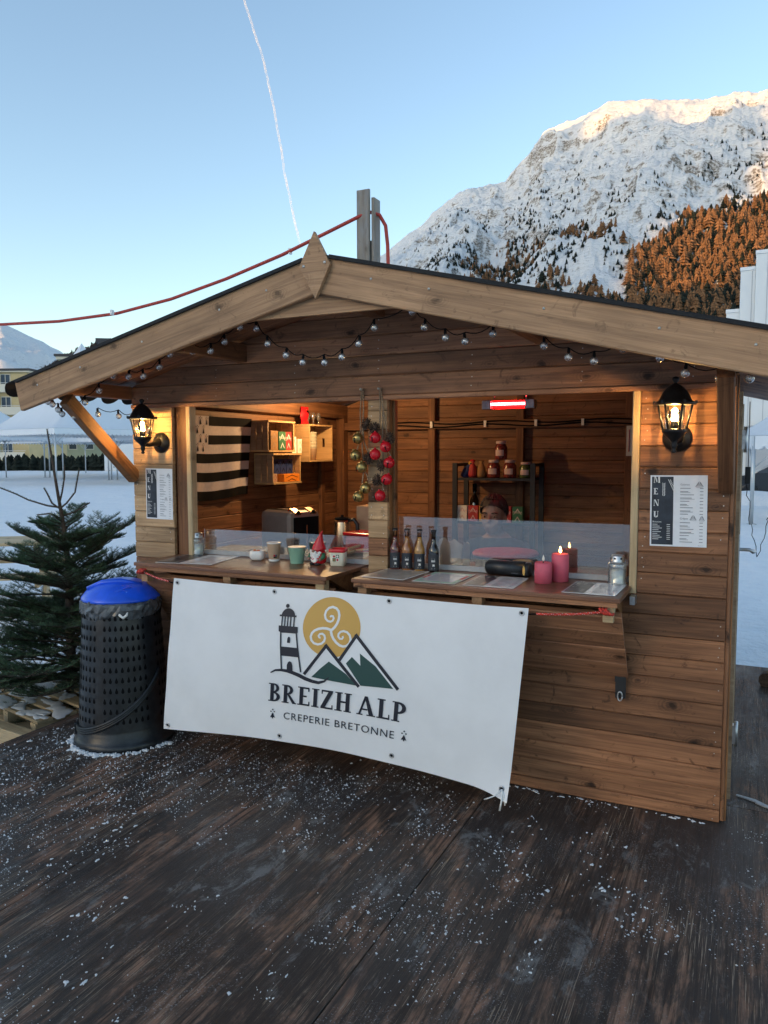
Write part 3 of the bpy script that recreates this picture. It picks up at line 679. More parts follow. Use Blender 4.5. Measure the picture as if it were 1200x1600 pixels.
MB().box2((W+.038, .192, .28), (W+.050, .232, .36)).tube([(W+.052, .212, .265), (W+.052, .212, .375)], .008, 8).build('hinge', 'steel', stall)
# roof boards run down the slope, felt above, scalloped shingles at the eave
YF, YB = -.555, D+.22; HX = 1.785; ang = math.atan(SL); LS = HX/math.cos(ang)
nb = int((YB-YF)/.098)
for s in (-1, 1):
    for k in range(nb):
        y = YF+.05+k*.098
        plank('roof_board', LS-.01, .0965, .018, 'gable', stall, (XC+s*HX/2, y, ZR-SL*HX/2+.011), (0, s*ang, 0), .003)
    m = MB().box((XC+s*(HX+.012)/2, (YF+YB)/2-.022, ZR-SL*HX/2+.0270), (LS+.018, YB-YF+.045, .011), (0, s*ang, 0)); m.build('roof_felt', 'bitumen', stall)
    for r in range(9):                                                       # courses of shingle, each lapping the one below
        u = HX-.02-r*.2; zc = ZR-SL*u+.0345
        tabs = MB()
        n = 20; wy = (YB-YF+.065)/n
        for k in range(n):
            yc = YF-.045+(k+.5)*wy; P = [(-.10, -wy/2+.002)]+[(.10+.07*math.cos(R(t)), (wy/2-.002)*math.sin(R(t))) for t in range(-90, 91, 18)]+[(-.10, wy/2-.002)]
            drop = .5 if r == 0 else .0
            vs = []; fs = []
            for zz in (0.0, .004):
                for a, b in P:
                    ex = max(0, a-.10); vs.append((XC+s*(u+.0+a-ex*(.35 if r == 0 else 0)), yc+b, zc-SL*a+zz-(ex*.62 if r == 0 else 0)+.004*(k % 2)))
            q = len(P); fs = [tuple(range(q)), tuple(range(q, 2*q))]+[(i, (i+1) % q, q+(i+1) % q, q+i) for i in range(q)]
            tabs.addm(vs, fs)
        tabs.build('shingle_course', 'bitumen', stall)
    if s < 0:
        def fs_(u, v):
            x = -.06+u*1.0; y = YF+.035+v*1.6; e = min(1, u*9, (1-u)*4, v*14, (1-v)*5)
            return (x, y, ZR-SL*(XC-x)+.042+max(0, e)*(.020+.012*float(vnoise(np.array(x*9.), np.array(y*7.), 4)))-.004*(e <= 0))
        MB().grid(fs_, 40, 30).build('roof_snow', 'cleansnow', stall)
    # bargeboards
    L = LS+.015
    plank('bargeboard', L, .028, .150, 'barge', stall, (XC+s*(HX+.005)/2+s*.0, -.571+(.0 if s < 0 else .0015), ZR+.026-SL*(HX+.005)/2-.0755), (0, s*ang, 0), .004)
P = [(-.440, 0), (.440, 0), (.0, .1087)]
MB().prism([(XC-.47, 2.128), (XC+.53, 2.128), (XC+.40, 2.165), (XC+.02, 2.258), (XC-.33, 2.168)], -.552, -.530).build('gable_tie', 'barge', stall)
MB().prism([(XC, 2.455), (XC+.074, 2.318), (XC+.004, 2.182), (XC-.072, 2.318)], -.606, -.588).build('diamond_finial', 'barge', stall)
f = MB()
for x, z in ((XC-.05, 2.318), (XC+.05, 2.325)): f.tube([(x, -.604, z), (x, -.609, z)], .006, 8)
for s in (-1, 1):
    for u in (.25, .5, .95, 1.35, 1.65): f.tube([(XC+s*u, -.583, ZR-.03-SL*u), (XC+s*u, -.5865, ZR-.03-SL*u)], .005, 8)
f.build('screw_heads', 'nail', stall)
# braces under the overhang
def brace(x, w, mat):
    L = math.hypot(.475, .42); th = math.atan2(.42, .475)
    b = plank('brace', L, w, .070, mat, stall, (x, -.243, 1.618), (0, 0, 0)); b.rotation_euler = (Matrix.Rotation(R(-90), 3, 'Z') @ Matrix.Rotation(-th, 3, 'Y')).to_euler()
brace(.010, .055, 'brace'); brace(3.136, .058, 'beam')
f = MB()
for z in (1.42, 1.66): pass
# serving counters, their blocks, and the folded shutters below
def counter(x0, x1, yf):
    c = MB().box2((x0, yf, .955), (x1, .115, .974), .003).build('counter_top', 'counter', stall)
    MB().box2((x0+.012, yf+.004, .936), (x1-.012, yf+.022, .9545)).build('edge_strip', 'front', c)
    for x in (x0+.045, (x0+x1)/2, x1-.05):
        MB().box2((x-.022, yf+.024, .905), (x+.022, yf+.075, .9545)).box2((x-.020, yf+.030, .870), (x+.020, yf+.080, .9035)).build('block', 'pale' if x > x1-.06 else 'barge', c)
        MB().prism([(yf+.08, .952), (-.003, .952), (-.003, .86), (-.05, .86)], x-.016, x+.016, 'x').build('bracket', 'brace', c)
    sh = MB().prism([(-.255, .893), (-.238, .905), (-.006, .590), (-.022, .578)], x0-.0+.004, x1-.004, 'x').build('shutter', 'gable', stall)
    dv = Vector((0, .233, -.315)).normalized(); a = math.atan2(.315, .233)
    for k in range(4):
        p = Vector((0, -.2575, .8935))+dv*(.048+k*.0965)
        plank('plank', x1-x0-.002, .010, .0945, 'gable', sh, ((x0+x1)/2, p.y-.003, p.z-.002), ((math.pi/2-a), 0, 0), .003)
counter(.292, 1.462, -.330); counter(1.585, 2.777, -.318)
h = MB().box2((2.722, -.040, .560), (2.768, -.030, .600)).box((2.745, -.026, .530), (.044, .006, .085)).build('hasp', 'rackm', stall)
MB().tube([(2.745+.010*math.cos(R(t)), -.040, .505+.020*math.sin(R(t))-.006) for t in range(0, 361, 30)], .0035, 6).build('clip', 'steel', h)
MB().box2((2.779, -.06, .905), (2.800, -.002, .940)).build('hinge_plate', 'steel', stall)
# glass guards with white bottom rails
for x0, x1, z1 in ((.42, 1.512, 1.118), (1.64, 2.764, 1.230)):
    gl = MB().box2((x0, .098, 1.001), (x1, .101, z1)).build('glass_guard', 'glass', stall)
    MB().box2((x0, .092, .976), (x1, .112, 1.000)).build('bottom_rail', 'concrete', gl)
# ------------------------------------------------------------------ lanterns on the front wall
def lantern(x, label):
    t = thing('wall_lantern', label, 'lantern', (x, -.150, 1.545), 0, 'lanterns on the front wall')
    MB().lathe([(.004,.300),(.012,.296),(.015,.288),(.011,.280),(.006,.276),(.008,.272),(.016,.268),(.030,.258),(.046,.240),(.057,.218),(.064,.205),(.080,.196),(.079,.190),(.066,.188)], n=24).build('roof', 'blackm', t)
    for k in range(6):
        a = R(60*k); MB().box((.078*math.cos(a), .078*math.sin(a), .199), (.010,.010,.012), (0,0,a)).build('rim_knob', 'blackm', t)
    fr = MB(); n = 6
    for k in range(6):
        a = R(60*k); fr.tube([(.043*math.cos(a), .043*math.sin(a), .092), (.064*math.cos(a), .064*math.sin(a), .190)], .0042, 4)
    fr.build('cage', 'blackm', t)
    MB().lathe([(.007,.0),(.011,.006),(.007,.014),(.010,.020),(.014,.030),(.011,.040),(.018,.052),(.034,.066),(.046,.080),(.050,.092),(.046,.094),(.008,.094)], n=20).build('cup', 'blackm', t)
    for k in range(6):
        a, b = R(60*k), R(60*k+60)
        MB().addm([(.042*math.cos(a), .042*math.sin(a), .095), (.042*math.cos(b), .042*math.sin(b), .095), (.0625*math.cos(b), .0625*math.sin(b), .187), (.0625*math.cos(a), .0625*math.sin(a), .187)], [(0,1,2,3)]).build('pane', 'lampglass', t)
    b = MB().lathe([(.010,.112),(.012,.122),(.022,.138),(.025,.152),(.021,.166),(.008,.178),(.0005,.181)], n=16).build('bulb', 'clear', t)
    MB().lathe([(.014,.094),(.014,.122),(.012,.124)], n=12).build('socket', 'blackm', t)
    fl = MB()
    for k in range(6):
        a = R(60*k+20); fl.tube([(.011*math.cos(a), .011*math.sin(a), .128), (.008*math.cos(a+.3), .008*math.sin(a+.3), .166)], .0028, 6)
    fl.build('filament', M['filament'], b)
    MB().tube([(0, .0, .046), (0, .02, .050), (0, .045, .048), (0, .075, .052), (0, .105, .060), (0, .130, .062)], [.008,.011,.011,.012,.020,.034], 12).build('arm', 'blackm', t)
    MB().lathe([(.058,.0),(.058,.006),(.052,.010),(.050,.016),(.036,.022),(.030,.030)], n=24, mat=Matrix.Translation((0, .149, .062)) @ Euler((R(90), 0, 0)).to_matrix().to_4x4()).build('backplate', 'blackm', t)
    ld = bpy.data.lights.new('lantern_bulb', 'POINT'); ld.energy = LAMP_W; ld.color = (1, .58, .20); ld.shadow_soft_size = .010
    lo = bpy.data.objects.new('lamp_light', ld); COL.objects.link(lo); lo.parent = t; lo.location = (0, 0, .149)
    return t
LAMP_W = 4.6
M['filament'] = emit('hot_filament', (1, .60, .18), 60)
lantern(2.946, 'lit black lantern on the right front pillar above the menu'); lantern(.211, 'lit black lantern on the left front pillar beside the brace')

# ------------------------------------------------------------------ menus
def flat_text(mb, body, size, x, z, y, align='LEFT', plane='xz'):
    v, f = text_mesh(body, size, align)
    mb.addm([(x+a, y, z+b) for a, b, c in v], f)
def menu(name, label, w, h, loc, rot, group):
    t = thing(name, label, 'menu', loc, 0, group); t.rotation_euler = rot                 # local: x across, z up, -y to the reader
    MB().box2((0, -.0008, 0), (w, .0008, h)).build('sheet', 'paper', t)
    MB().addm([(.006, -.0016, .007), (w*.41, -.0016, .007), (w*.41, -.0016, h-.006), (.006, -.0016, h-.006)], [(0,1,2,3)]).build('dark_panel', 'menu_dark', t)
    m = MB(); y = -.0024
    for k, ch in enumerate('MENU'):
        pg, wd = glyphs(ch, h*.088); 
        for q, p in enumerate(pg): m.addm([(.013+a, y-.00004*q, h*.895-k*h*.163+b) for a, b in p], [tuple(range(len(p)))])
    flat_text(m, 'Boissons', h*.034, .010, h*.335, y)
    for k in range(9):
        z = h*.305-k*h*.026; m.addm([(p[0], y, p[1]) for p in rc(.010, z, .010+w*(.09+.10*((k*7) % 5)/5), z+h*.007)], [(0,1,2,3)]); m.addm([(p[0], y, p[1]) for p in rc(w*.30, z, w*.36, z+h*.007)], [(0,1,2,3)])
    for side in (0, 1):                                                                     # ears of wheat
        for k in range(9):
            cx = w*(.24+.10*side+.012*k*side); cz = h*(.93-.020*k-.05*(1-side))
            for s in (-1, 1): m.addm([(cx+s*.001, y, cz), (cx+s*.006, y, cz+.006), (cx+s*.003, y, cz-.004)], [(0,1,2)])
    m.build('white_print', 'ceramic', t)
    m = MB(); y = -.0019; x0 = w*.53
    flat_text(m, 'Galettes', h*.036, x0, h*.86, y); flat_text(m, 'Crêpes', h*.036, x0, h*.385, y)
    for zt, n in ((.815, 9), (.335, 7)):
        for k in range(n):
            z = h*(zt-k*.045); L = w*(.12+.14*((k*5+3) % 7)/7)
            m.addm([(p[0], y, p[1]) for p in rc(x0, z, x0+L, z+h*.008)], [(0,1,2,3)]); m.addm([(p[0], y, p[1]) for p in rc(w*.87, z, w*.93, z+h*.008)], [(0,1,2,3)])
            if k % 2: m.addm([(p[0], y, p[1]) for p in rc(x0, z-h*.013, x0+L*1.25, z-h*.008)], [(0,1,2,3)])
    for cx, cz, sx, sz in ((.86, .87, .07, .035), (.76, .405, .06, .030), (.91, .40, .05, .028)):
        for s in range(5): m.addm([(w*cx+w*sx*math.cos(a)*(1-.16*s), y, h*cz+h*sz*math.sin(a)*.5+h*.012*(s-2)) for a in [i*math.pi/5 for i in range(10)]]+[(w*cx+w*sx*math.cos(a)*(.86-.16*s), y, h*cz+h*sz*math.sin(a)*.42+h*.012*(s-2)) for a in [i*math.pi/5 for i in range(10)]], [(i, (i+1) % 10, 10+(i+1) % 10, 10+i) for i in range(10)])
    flat_text(m, 'BREIZH ALP', h*.012, w*.85, h*.018, y)
    m.build('dark_print', 'ink', t)
    return t
menu('wall_menu', 'printed menu sheet on the right front pillar', .222, .297, (2.848, -.0035, 1.154), (0, R(-.6), 0), 'menu sheets on the pillars')
menu('wall_menu', 'printed menu sheet on the left front pillar', .193, .288, (.090, -.0035, 1.174), (0, R(.6), 0), 'menu sheets on the pillars')
FL = R(-90)
menu('counter_menu', 'menu sheet on the right counter between speaker and bottles side', .225, .285, (2.112, -.283, .9765), (FL, 0, R(2)), 'sheets lying on the counters')['label'] = 'black and white menu sheet lying in front of the black speaker'
menu('counter_menu', 'x', .215, .290, (2.537, -.270, .9765), (FL, 0, R(-1)), 'sheets lying on the counters')['label'] = 'black and white menu sheet at the right end of the right counter'
menu('counter_menu', 'x', .33, .33, (.412, -.300, .9765), (FL, 0, R(10)), 'sheets lying on the counters')['label'] = 'menu sheet on the left counter beside the glass candle jar'
t = thing('price_sheet', 'beige printed sheet at the left end of the right counter', 'sheet', (1.607, -.262, .9765), R(-3), 'sheets lying on the counters')
MB().box2((0, 0, -.0007), (.222, .275, .0007)).build('sheet', 'white', t); MB().addm([(.006,.006,.0012),(.216,.006,.0012),(.216,.269,.0012),(.006,.269,.0012)], [(0,1,2,3)]).build('beige_field', 'cream_paper', t)
m = MB()
for k in range(14):
    z = .245-k*.016; m.addm([(a, b, .0018) for a, b in rc(.03, z, .03+.05+.09*((k*5) % 7)/7, z+.004)], [(0,1,2,3)])
m.build('dark_print', 'ink', t)
t = thing('price_sheet', 'green bordered printed sheet on the right counter', 'sheet', (1.872, -.280, .9765), R(0), 'sheets lying on the counters')
MB().box2((0, 0, -.0007), (.203, .285, .0007)).build('sheet', 'white', t); MB().addm([(.005,.005,.0012),(.198,.005,.0012),(.198,.280,.0012),(.005,.280,.0012)], [(0,1,2,3)]).build('green_border', 'green_tin', t)
MB().addm([(.022,.03,.0018),(.180,.03,.0018),(.180,.255,.0018),(.022,.255,.0018)], [(0,1,2,3)]).build('white_field', 'paper', t)
MB().addm([(a, b, .0018) for a, b in rc(.007, .10, .0215, .19)], [(0,1,2,3)]).addm([(a, b, .0018) for a, b in rc(.1805, .12, .196, .22)], [(0,1,2,3)]).build('red_mark', 'red', t)
m = MB()
for k in range(12):
    z = .235-k*.016; m.addm([(a, b, .0023) for a, b in rc(.035, z, .035+.05+.08*((k*3) % 7)/7, z+.004)], [(0,1,2,3)])
m.build('dark_print', 'ink', t)

# ------------------------------------------------------------------ banner
def BN(u, v, off=0.0):
    bx, by, bz = .541+1.823*u, -.405, .137+.047*math.sin(math.pi*max(0, min(1, u))); tx, ty, tz = .58+1.84*u, -.35, .912
    cu = max(0.0, (u-.90)/.10)*max(0.0, (v-.82)/.18)
    y = ty+(by-ty)*v-.02*math.sin(math.pi*v)*math.sin(math.pi*u)-.008*math.sin(5.2*u+2*v)+.005*math.sin(19*u)*max(0, .25-v)*3+.004*math.sin(23*(u+.35*v))*max(0, v-.55)+.0035*math.sin(31*(u-.5*v))*max(0, .35-u)*1.5-.03*cu*cu
    return (tx+(bx-tx)*v, y-off, tz+(bz-tz)*v-.020*cu*cu-.004*math.sin(math.pi*u*3)*max(0, .15-v)/.15)
ban = MB(); n1, n2 = 72, 36
ban.grid(lambda u, v: BN(u, v), n1, n2); ban.grid(lambda u, v: BN(u, v, -.0012), n1, n2)
banner = ban.build('banner', 'vinyl'); tag(banner, 'white vinyl banner with lighthouse and mountain logo hanging below the counters', 'banner')
class Print:
    def __init__(s, off): s.m = MB(); s.off = off; s.k = 0
    def poly(s, P, off=None):
        s.k += 1; o = (s.off if off is None else off)+.00003*(s.k % 12); bm = bmesh.new(); vs = [bm.verts.new((u, v, 0)) for u, v in P]
        try: bm.faces.new(vs)
        except Exception: bm.free(); return
        bmesh.ops.triangulate(bm, faces=bm.faces[:])
        for _ in range(2):
            ed = [e for e in bm.edges if e.calc_length() > .045]
            if not ed: break
            bmesh.ops.subdivide_edges(bm, edges=ed, cuts=1); bmesh.ops.triangulate(bm, faces=bm.faces[:])
        bm.verts.ensure_lookup_table(); s.m.addm([BN(q.co.x, q.co.y, o) for q in bm.verts], [[q.index for q in f.verts] for f in bm.faces]); bm.free()
    def stroke(s, P, w, asp=1.84/.79):
        L = []; Rr = []
        for i, (u, v) in enumerate(P):
            a = P[max(i-1, 0)]; b = P[min(i+1, len(P)-1)]; dx, dy = (b[0]-a[0])*1.84, (b[1]-a[1])*.79; l = math.hypot(dx, dy) or 1; ww = w[i] if isinstance(w, list) else w
            nx, ny = -dy/l*ww/2, dx/l*ww/2; L.append((u+nx/1.84, v+ny/.79)); Rr.append((u-nx/1.84, v-ny/.79))
        for i in range(len(P)-1): s.poly([L[i], L[i+1], Rr[i+1], Rr[i]])
    def build(s, name, mat): s.m.build(name, mat, banner)
SC = (.5125, .222)
p = Print(.0010); p.poly([(SC[0]+.081*math.cos(2*math.pi*i/48), SC[1]+.187*math.sin(2*math.pi*i/48)) for i in range(48)]); p.build('printed_sun', 'ochre')
p = Print(.0016)                                                                          # the triple spiral in the sun
ARM = [(0,0),(10,-8),(22,-22),(34,-44),(42,-72),(43,-98),(36,-120),(20,-136),(-4,-142),(-28,-134),(-45,-114),(-50,-90),(-43,-68),(-28,-55),(-10,-52),(4,-60),(9,-76),(2,-88),(-9,-88),(-14,-80)]
for k in range(3):
    c_, s__ = math.cos(R(120*k)), math.sin(R(120*k))
    p.stroke([(.5131+(x*c_-y*s__)*.00080/1.84, .238+(x*s__+y*c_)*.00080/.79) for x, y in ARM], [.0130*(1-.25*i/19) for i in range(20)])
p.build('printed_triskele', 'vinyl')
p = Print(.0022); p.poly([(.5044,.345),(.455,.535),(.600,.565)]); p.poly([(.5847,.262),(.548,.42),(.604,.560),(.703,.545)]); p.build('printed_snowcap', 'vinyl')
p = Print(.0028); p.poly([(.4692,.5459),(.4920,.487),(.5157,.4335),(.5658,.4975),(.5971,.5608),(.5205,.5536)]); p.poly([(.5631,.4323),(.578,.3873),(.603,.4347),(.6079,.5568)]); p.poly([(.603,.4347),(.5985,.3600),(.6438,.4262),(.6953,.5453),(.6079,.5568)]); p.build('printed_slope', 'green_ink')
p = Print(.0034); p.stroke([(.4476,.5345),(.5044,.3374)], .0155); p.stroke([(.5012,.330),(.5550,.455),(.6038,.5654)], .0155); p.stroke([(.5445,.4177),(.5847,.2532)], .0155); p.stroke([(.5815,.246),(.645,.398),(.7078,.5452)], .0155); p.build('printed_mountain', 'navy')
p = Print(.0034)
p.poly([(.3812+.0055*math.cos(a), .1120+.0130*math.sin(a)) for a in [i*math.pi/7 for i in range(14)]])
p.poly([(.3655,.179)]+[(.3862-.0205*math.cos(a), .179-.053*math.sin(a)) for a in [i*math.pi/12 for i in range(1, 12)]]+[(.4068,.177)])
p.poly([(.3606,.170),(.4105,.167),(.4105,.178),(.3606,.181)])
for u in (.3690,.3775,.3860,.3945,.4045): p.poly([(u-.0019,.176),(u+.0019,.176),(u+.0030,.245),(u-.0008,.245)])
p.poly([(.3610,.240),(.4176,.238),(.4190,.274),(.4140,.281),(.3680,.284),(.3625,.276)])
p.stroke([(.3690,.280),(.3725,.373),(.3805,.524)], .0075); p.stroke([(.4150,.278),(.4230,.372),(.4376,.524)], .0075)
p.poly([(.3715,.373),(.4215,.3716),(.4265,.4308),(.3740,.4311)])
p.poly([(.3905,.345),(.3905,.318),(.3925,.308),(.3955,.305),(.3980,.310),(.3990,.320),(.3995,.346)])
p.poly([(.3965,.525),(.3955,.487),(.3985,.468),(.4035,.461),(.4090,.468),(.4120,.486),(.4140,.527)])
p.stroke([(.3480,.5490),(.362,.530),(.3795,.5245),(.398,.526),(.4139,.5330),(.433,.545),(.4532,.5620),(.474,.573),(.4913,.5760),(.507,.562),(.5197,.5331)], [.006,.010,.013,.016,.018,.019,.019,.017,.015,.011,.004]); p.build('printed_lighthouse', 'navy')
p = Print(.0034); gl, wd = glyphs('BREIZH ALP', .0945, .085); sxx = .3935*1.84/wd
for q in gl: p.poly([(.3450+a*sxx/1.84, .7365-b/.79) for a, b in q])
p.build('printed_name', 'navy')
p = Print(.0034); v, f = text_mesh('CREPERIE BRETONNE', .052, 'LEFT', 1.12); mx = max(a for a, b, c in v); k = .3150*1.84/mx
p.m.addm([BN(.3920+a*k/1.84, .8440-b/.79, .0034) for a, b, c in v], f); p.build('printed_lettering', 'navy')
p = Print(.0034)
for cu, cv in ((.3598,.8201),(.733,.8136)):
    p.poly([(cu, cv-.008), (cu+.0075, cv+.026), (cu+.0030, cv+.022), (cu, cv+.034), (cu-.0030, cv+.022), (cu-.0075, cv+.026)])
    for a in (90, 200, 340): p.poly([(cu+.0055*math.cos(R(a))+.0030*math.cos(q)/1.3, cv-.018-.010*math.sin(R(a))-.0048*math.sin(q)) for q in [i*math.pi/4 for i in range(8)]])
p.build('printed_ermine', 'navy')
for u, v in ((.014,.028),(.3362,.0295),(.6608,.0273),(.986,.028),(.016,.972),(.3833,.9627),(.7046,.9492),(.984,.955)):
    c = Vector(BN(u, v, .002)); MB().lathe([(.0060,0),(.0062,.002),(.0115,.002),(.0125,0)], n=16, mat=Matrix.Translation(c) @ Euler((R(90), 0, 0)).to_matrix().to_4x4()).build('grommet', 'steel', banner)
    MB().lathe([(.0001,.001),(.0064,.001)], n=12, mat=Matrix.Translation(c) @ Euler((R(90), 0, 0)).to_matrix().to_4x4()).build('eyelet', 'flagb', banner)
c = Vector(BN(.985, .955))
MB().tube([c+Vector((0,-.006,0)), c+Vector((-.02,-.03,-.02)), c+Vector((-.045,-.03,-.035)), c+Vector((-.07,-.02,-.05))], .0028, 6).tube([c+Vector((0,-.006,0)), c+Vector((.004,-.02,-.04)), c+Vector((-.004,-.02,-.085))], .004, 6).tube([c+Vector((0,-.006,0)), c+Vector((.012,-.012,-.03)), c+Vector((.016,-.012,-.062))], .003, 6).build('tie_cord', 'white', banner)
def bungee(label, a, b, wraps):
    t = thing('bungee_cord', label, 'cord', a, 0, 'bungee cords of the banner'); d = Vector(b)-Vector(a); P = [d*(i/10)+Vector((0, 0, -.006*math.sin(math.pi*i/10))) for i in range(11)]
    MB().tube(P, .0052, 8).build('cord', 'bungee', t); m = MB()
    for k in range(3): m.tube([d+Vector((wraps*(.012*k)+.014*math.cos(R(q))*wraps, .030*math.sin(R(q)), .012*math.cos(R(q)))) for q in range(0, 361, 40)], .0055, 8)
    m.build('wrap', 'bungee', t); m = MB()
    for k in range(40):
        q = d*((k+.5)/40)+Vector((0, 0, -.006*math.sin(math.pi*(k+.5)/40))); a_ = k*2.4; m.ball(q+Vector((0, -.0042*abs(math.cos(a_)), .0042*math.sin(a_))), .0018, 6, 4)
    m.build('white_fleck', 'white', t); MB().tube([(0,0,0), -d.normalized()*.030], .003, 6).build('hook', 'flagb', t)
bungee('red flecked bungee cord tying the banner to the right counter', (2.455, -.352, .893), (2.735, -.300, .918), -1)
bungee('red flecked bungee cord tying the banner to the left counter', (.548, -.352, .893), (.335, -.318, .930), 1)
# ------------------------------------------------------------------ string lights under the bargeboards
BULBS = [(-.193,1.824),(-.16,1.81),(-.119,1.781),(-.091,1.757),(.001,1.738),(.003,1.785),(.077,1.814),(.178,1.872),(.278,1.943),(.38,1.935),(.477,1.932),(.58,1.973),(.65,2.029),(.707,2.068),(.788,2.035),(.894,2.032),(.977,2.07),(1.066,2.131),(1.158,2.118),(1.218,2.045),(1.315,1.988),(1.402,1.952),(1.514,1.945),(1.601,1.964),(1.684,2.016),(1.759,2.079),(1.934,2.132),(1.989,2.065),(2.082,2.016),(2.167,1.996),(2.282,2.019),(2.417,2.03),(2.488,1.959),(2.582,1.91),(2.678,1.891),(2.782,1.93),(2.912,1.89),(2.999,1.831),(3.113,1.808),(3.209,1.803),(3.29,1.80)]
bb = MB().ball((0, 0, 0), .0168, 14, 10).mesh('bulb'); bb.materials.append(M['bulbglass'])
bs = MB().tube([(0,0,.013), (0,0,.022), (0,0,.034)], [.0055,.0065,.005], 8).mesh('socket'); bs.materials.append(M['flagb'])
bf = MB().tube([(-.004,0,-.008), (.003,.002,0), (-.002,0,.010)], .0022, 6).ball((0,0,.004), .005, 8, 6).mesh('filament'); bf.materials.append(M['white'])
def string_lights(label, pts, loc=(0,0,0), group='strings of clear bulbs'):
    t = thing('string_lights', label, 'fairy lights', loc, 0, group); P = []; rn = random.Random(len(pts))
    tops = [Vector((x, y, z+.036)) for x, y, z in pts]
    for i in range(len(tops)-1):
        a, b = tops[i], tops[i+1]
        for k in range(5): q = k/5; P.append(a.lerp(b, q)+Vector((0, 0, -.018*math.sin(math.pi*q))))
    P.append(tops[-1]); MB().tube(P, .0022, 6).build('cable', 'flagb', t)
    for x, y, z in pts:
        o = link('bulb', bb, None, t, (x, y, z), (R(rn.uniform(-8, 8)), R(rn.uniform(-10, 10)), rn.uniform(0, 6))); link('socket', bs, None, o); link('filament', bf, None, o)
    return t
string_lights('garland of clear round bulbs looping across the gable front', [(x, -.42, z) for x, z in BULBS])
string_lights('short string of clear round bulbs along the left eave', [(-.06, -.20, 1.765), (-.045, -.06, 1.760), (-.05, .05, 1.745), (-.06, .22, 1.725), (-.06, .40, 1.75)])
# icicle string hanging at the right eave with its black plug box
t = thing('hanging_wire', 'thin loose wire with black box dangling at the right eave', 'cable', (3.205, 1.6, 0))
rn = random.Random(4)
def wig(a, b, n, s): return [Vector(a).lerp(Vector(b), i/n)+Vector((rn.uniform(-s, s), rn.uniform(-s, s), 0)) for i in range(n+1)]
MB().tube(wig((.005,0,1.36), (.03,0,1.12), 7, .010)+wig((.03,0,1.12), (.07,0,.93), 6, .010)+wig((.07,0,.93), (.12,0,1.15), 6, .012)+wig((.12,0,1.15), (.17,.0,1.35), 6, .010)+wig((.17,0,1.35), (.16,0,1.84), 8, .006), .0022, 5).build('wire', 'flagb', t)
MB().tube([(.008,0,1.46), (.006,0,1.84)], .0025, 5).box2((-.008,-.012,1.36), (.022,.012,1.46), .003).build('plug_box', 'black', t)

# ------------------------------------------------------------------ bell garlands on the middle post
def garland(label, top, bells, mat, cones, strands):
    t = thing('bell_garland', label, 'garland', (top[0], -.02, top[1]), 0, 'bell garlands on the middle post')
    MB().tube([(0, .016, 0), (0, -.016, 0)], .006, 8).build('nail', 'nail', t)
    m = MB()
    for P in strands: m.tube([(x-top[0], y+.02, z-top[1]) for x, y, z in P], .0032, 6)
    m.build('twine', 'twine', t)
    for k, (x, z, dy) in enumerate(bells):
        b = MB().ball((0,0,0), .0272, 20, 14).tube([(0,0,.026), (0,0,.033)], .006, 8).build('bell', mat, t, (x-top[0], -.03-dy, z-top[1]), (R(8*math.sin(k*3)), R(20*math.sin(k*5)), R(40*math.sin(k*2.3)-10)))
        MB().lathe([(.0274,-.0012),(.0282,0),(.0274,.0012)], n=20).build('seam', mat, b)
        s = MB().box((0, -.0262, -.012), (.0036, .004, .020)).ball((0, -.0262, -.001), (.0045,.003,.0045), 8, 6).build('slot', 'flagb', b)
    for k, (x, z, dy) in enumerate(cones):
        m = MB().ball((0,0,0), (.014,.014,.022), 10, 8)
        for i in range(46):
            a = i*2.39996; h = 1-2*(i+.5)/46; rr = math.sqrt(1-h*h); c = Vector((.019*rr*math.cos(a), .019*rr*math.sin(a), .027*h)); n_ = Vector((rr*math.cos(a), rr*math.sin(a), h*.4-.35)).normalized()
            sd = n_.cross(Vector((0,0,1))).normalized()*.0056; up = sd.cross(n_)*.5
            m.addm([c*.6-sd*.5, c*.6+sd*.5, c+n_*.006+sd+up, c+n_*.008, c+n_*.006-sd+up, c+n_*.003-up*1.2], [(0,1,2,3,4), (0,5,1), (1,5,2), (0,4,5), (2,5,3), (3,5,4)])
        m.build('pine_cone', 'cone', t, (x-top[0], -.022-dy, z-top[1]), (R(20*math.sin(k*4)), R(25*math.sin(k*7+1)), k))
garland('garland of dull gold jingle bells and pine cones on jute twine', (1.493, 1.857),
 [(1.486,1.618,0),(1.484,1.535,.022),(1.512,1.478,.012),(1.533,1.376,.014),(1.496,1.334,.018)], 'gold', [(1.530,1.690,.0),(1.541,1.522,.0)],
 [[(1.490,-.014,1.858),(1.484,-.018,1.75),(1.486,-.02,1.66),(1.480,-.03,1.59),(1.483,-.05,1.565)], [(1.497,-.014,1.858),(1.503,-.02,1.76),(1.494,-.02,1.64),(1.500,-.03,1.56),(1.512,-.04,1.51)], [(1.495,-.018,1.70),(1.505,-.02,1.60),(1.535,-.03,1.545)], [(1.508,-.03,1.46),(1.500,-.03,1.41),(1.496,-.035,1.368)], [(1.516,-.03,1.455),(1.530,-.03,1.43),(1.533,-.035,1.41)]])
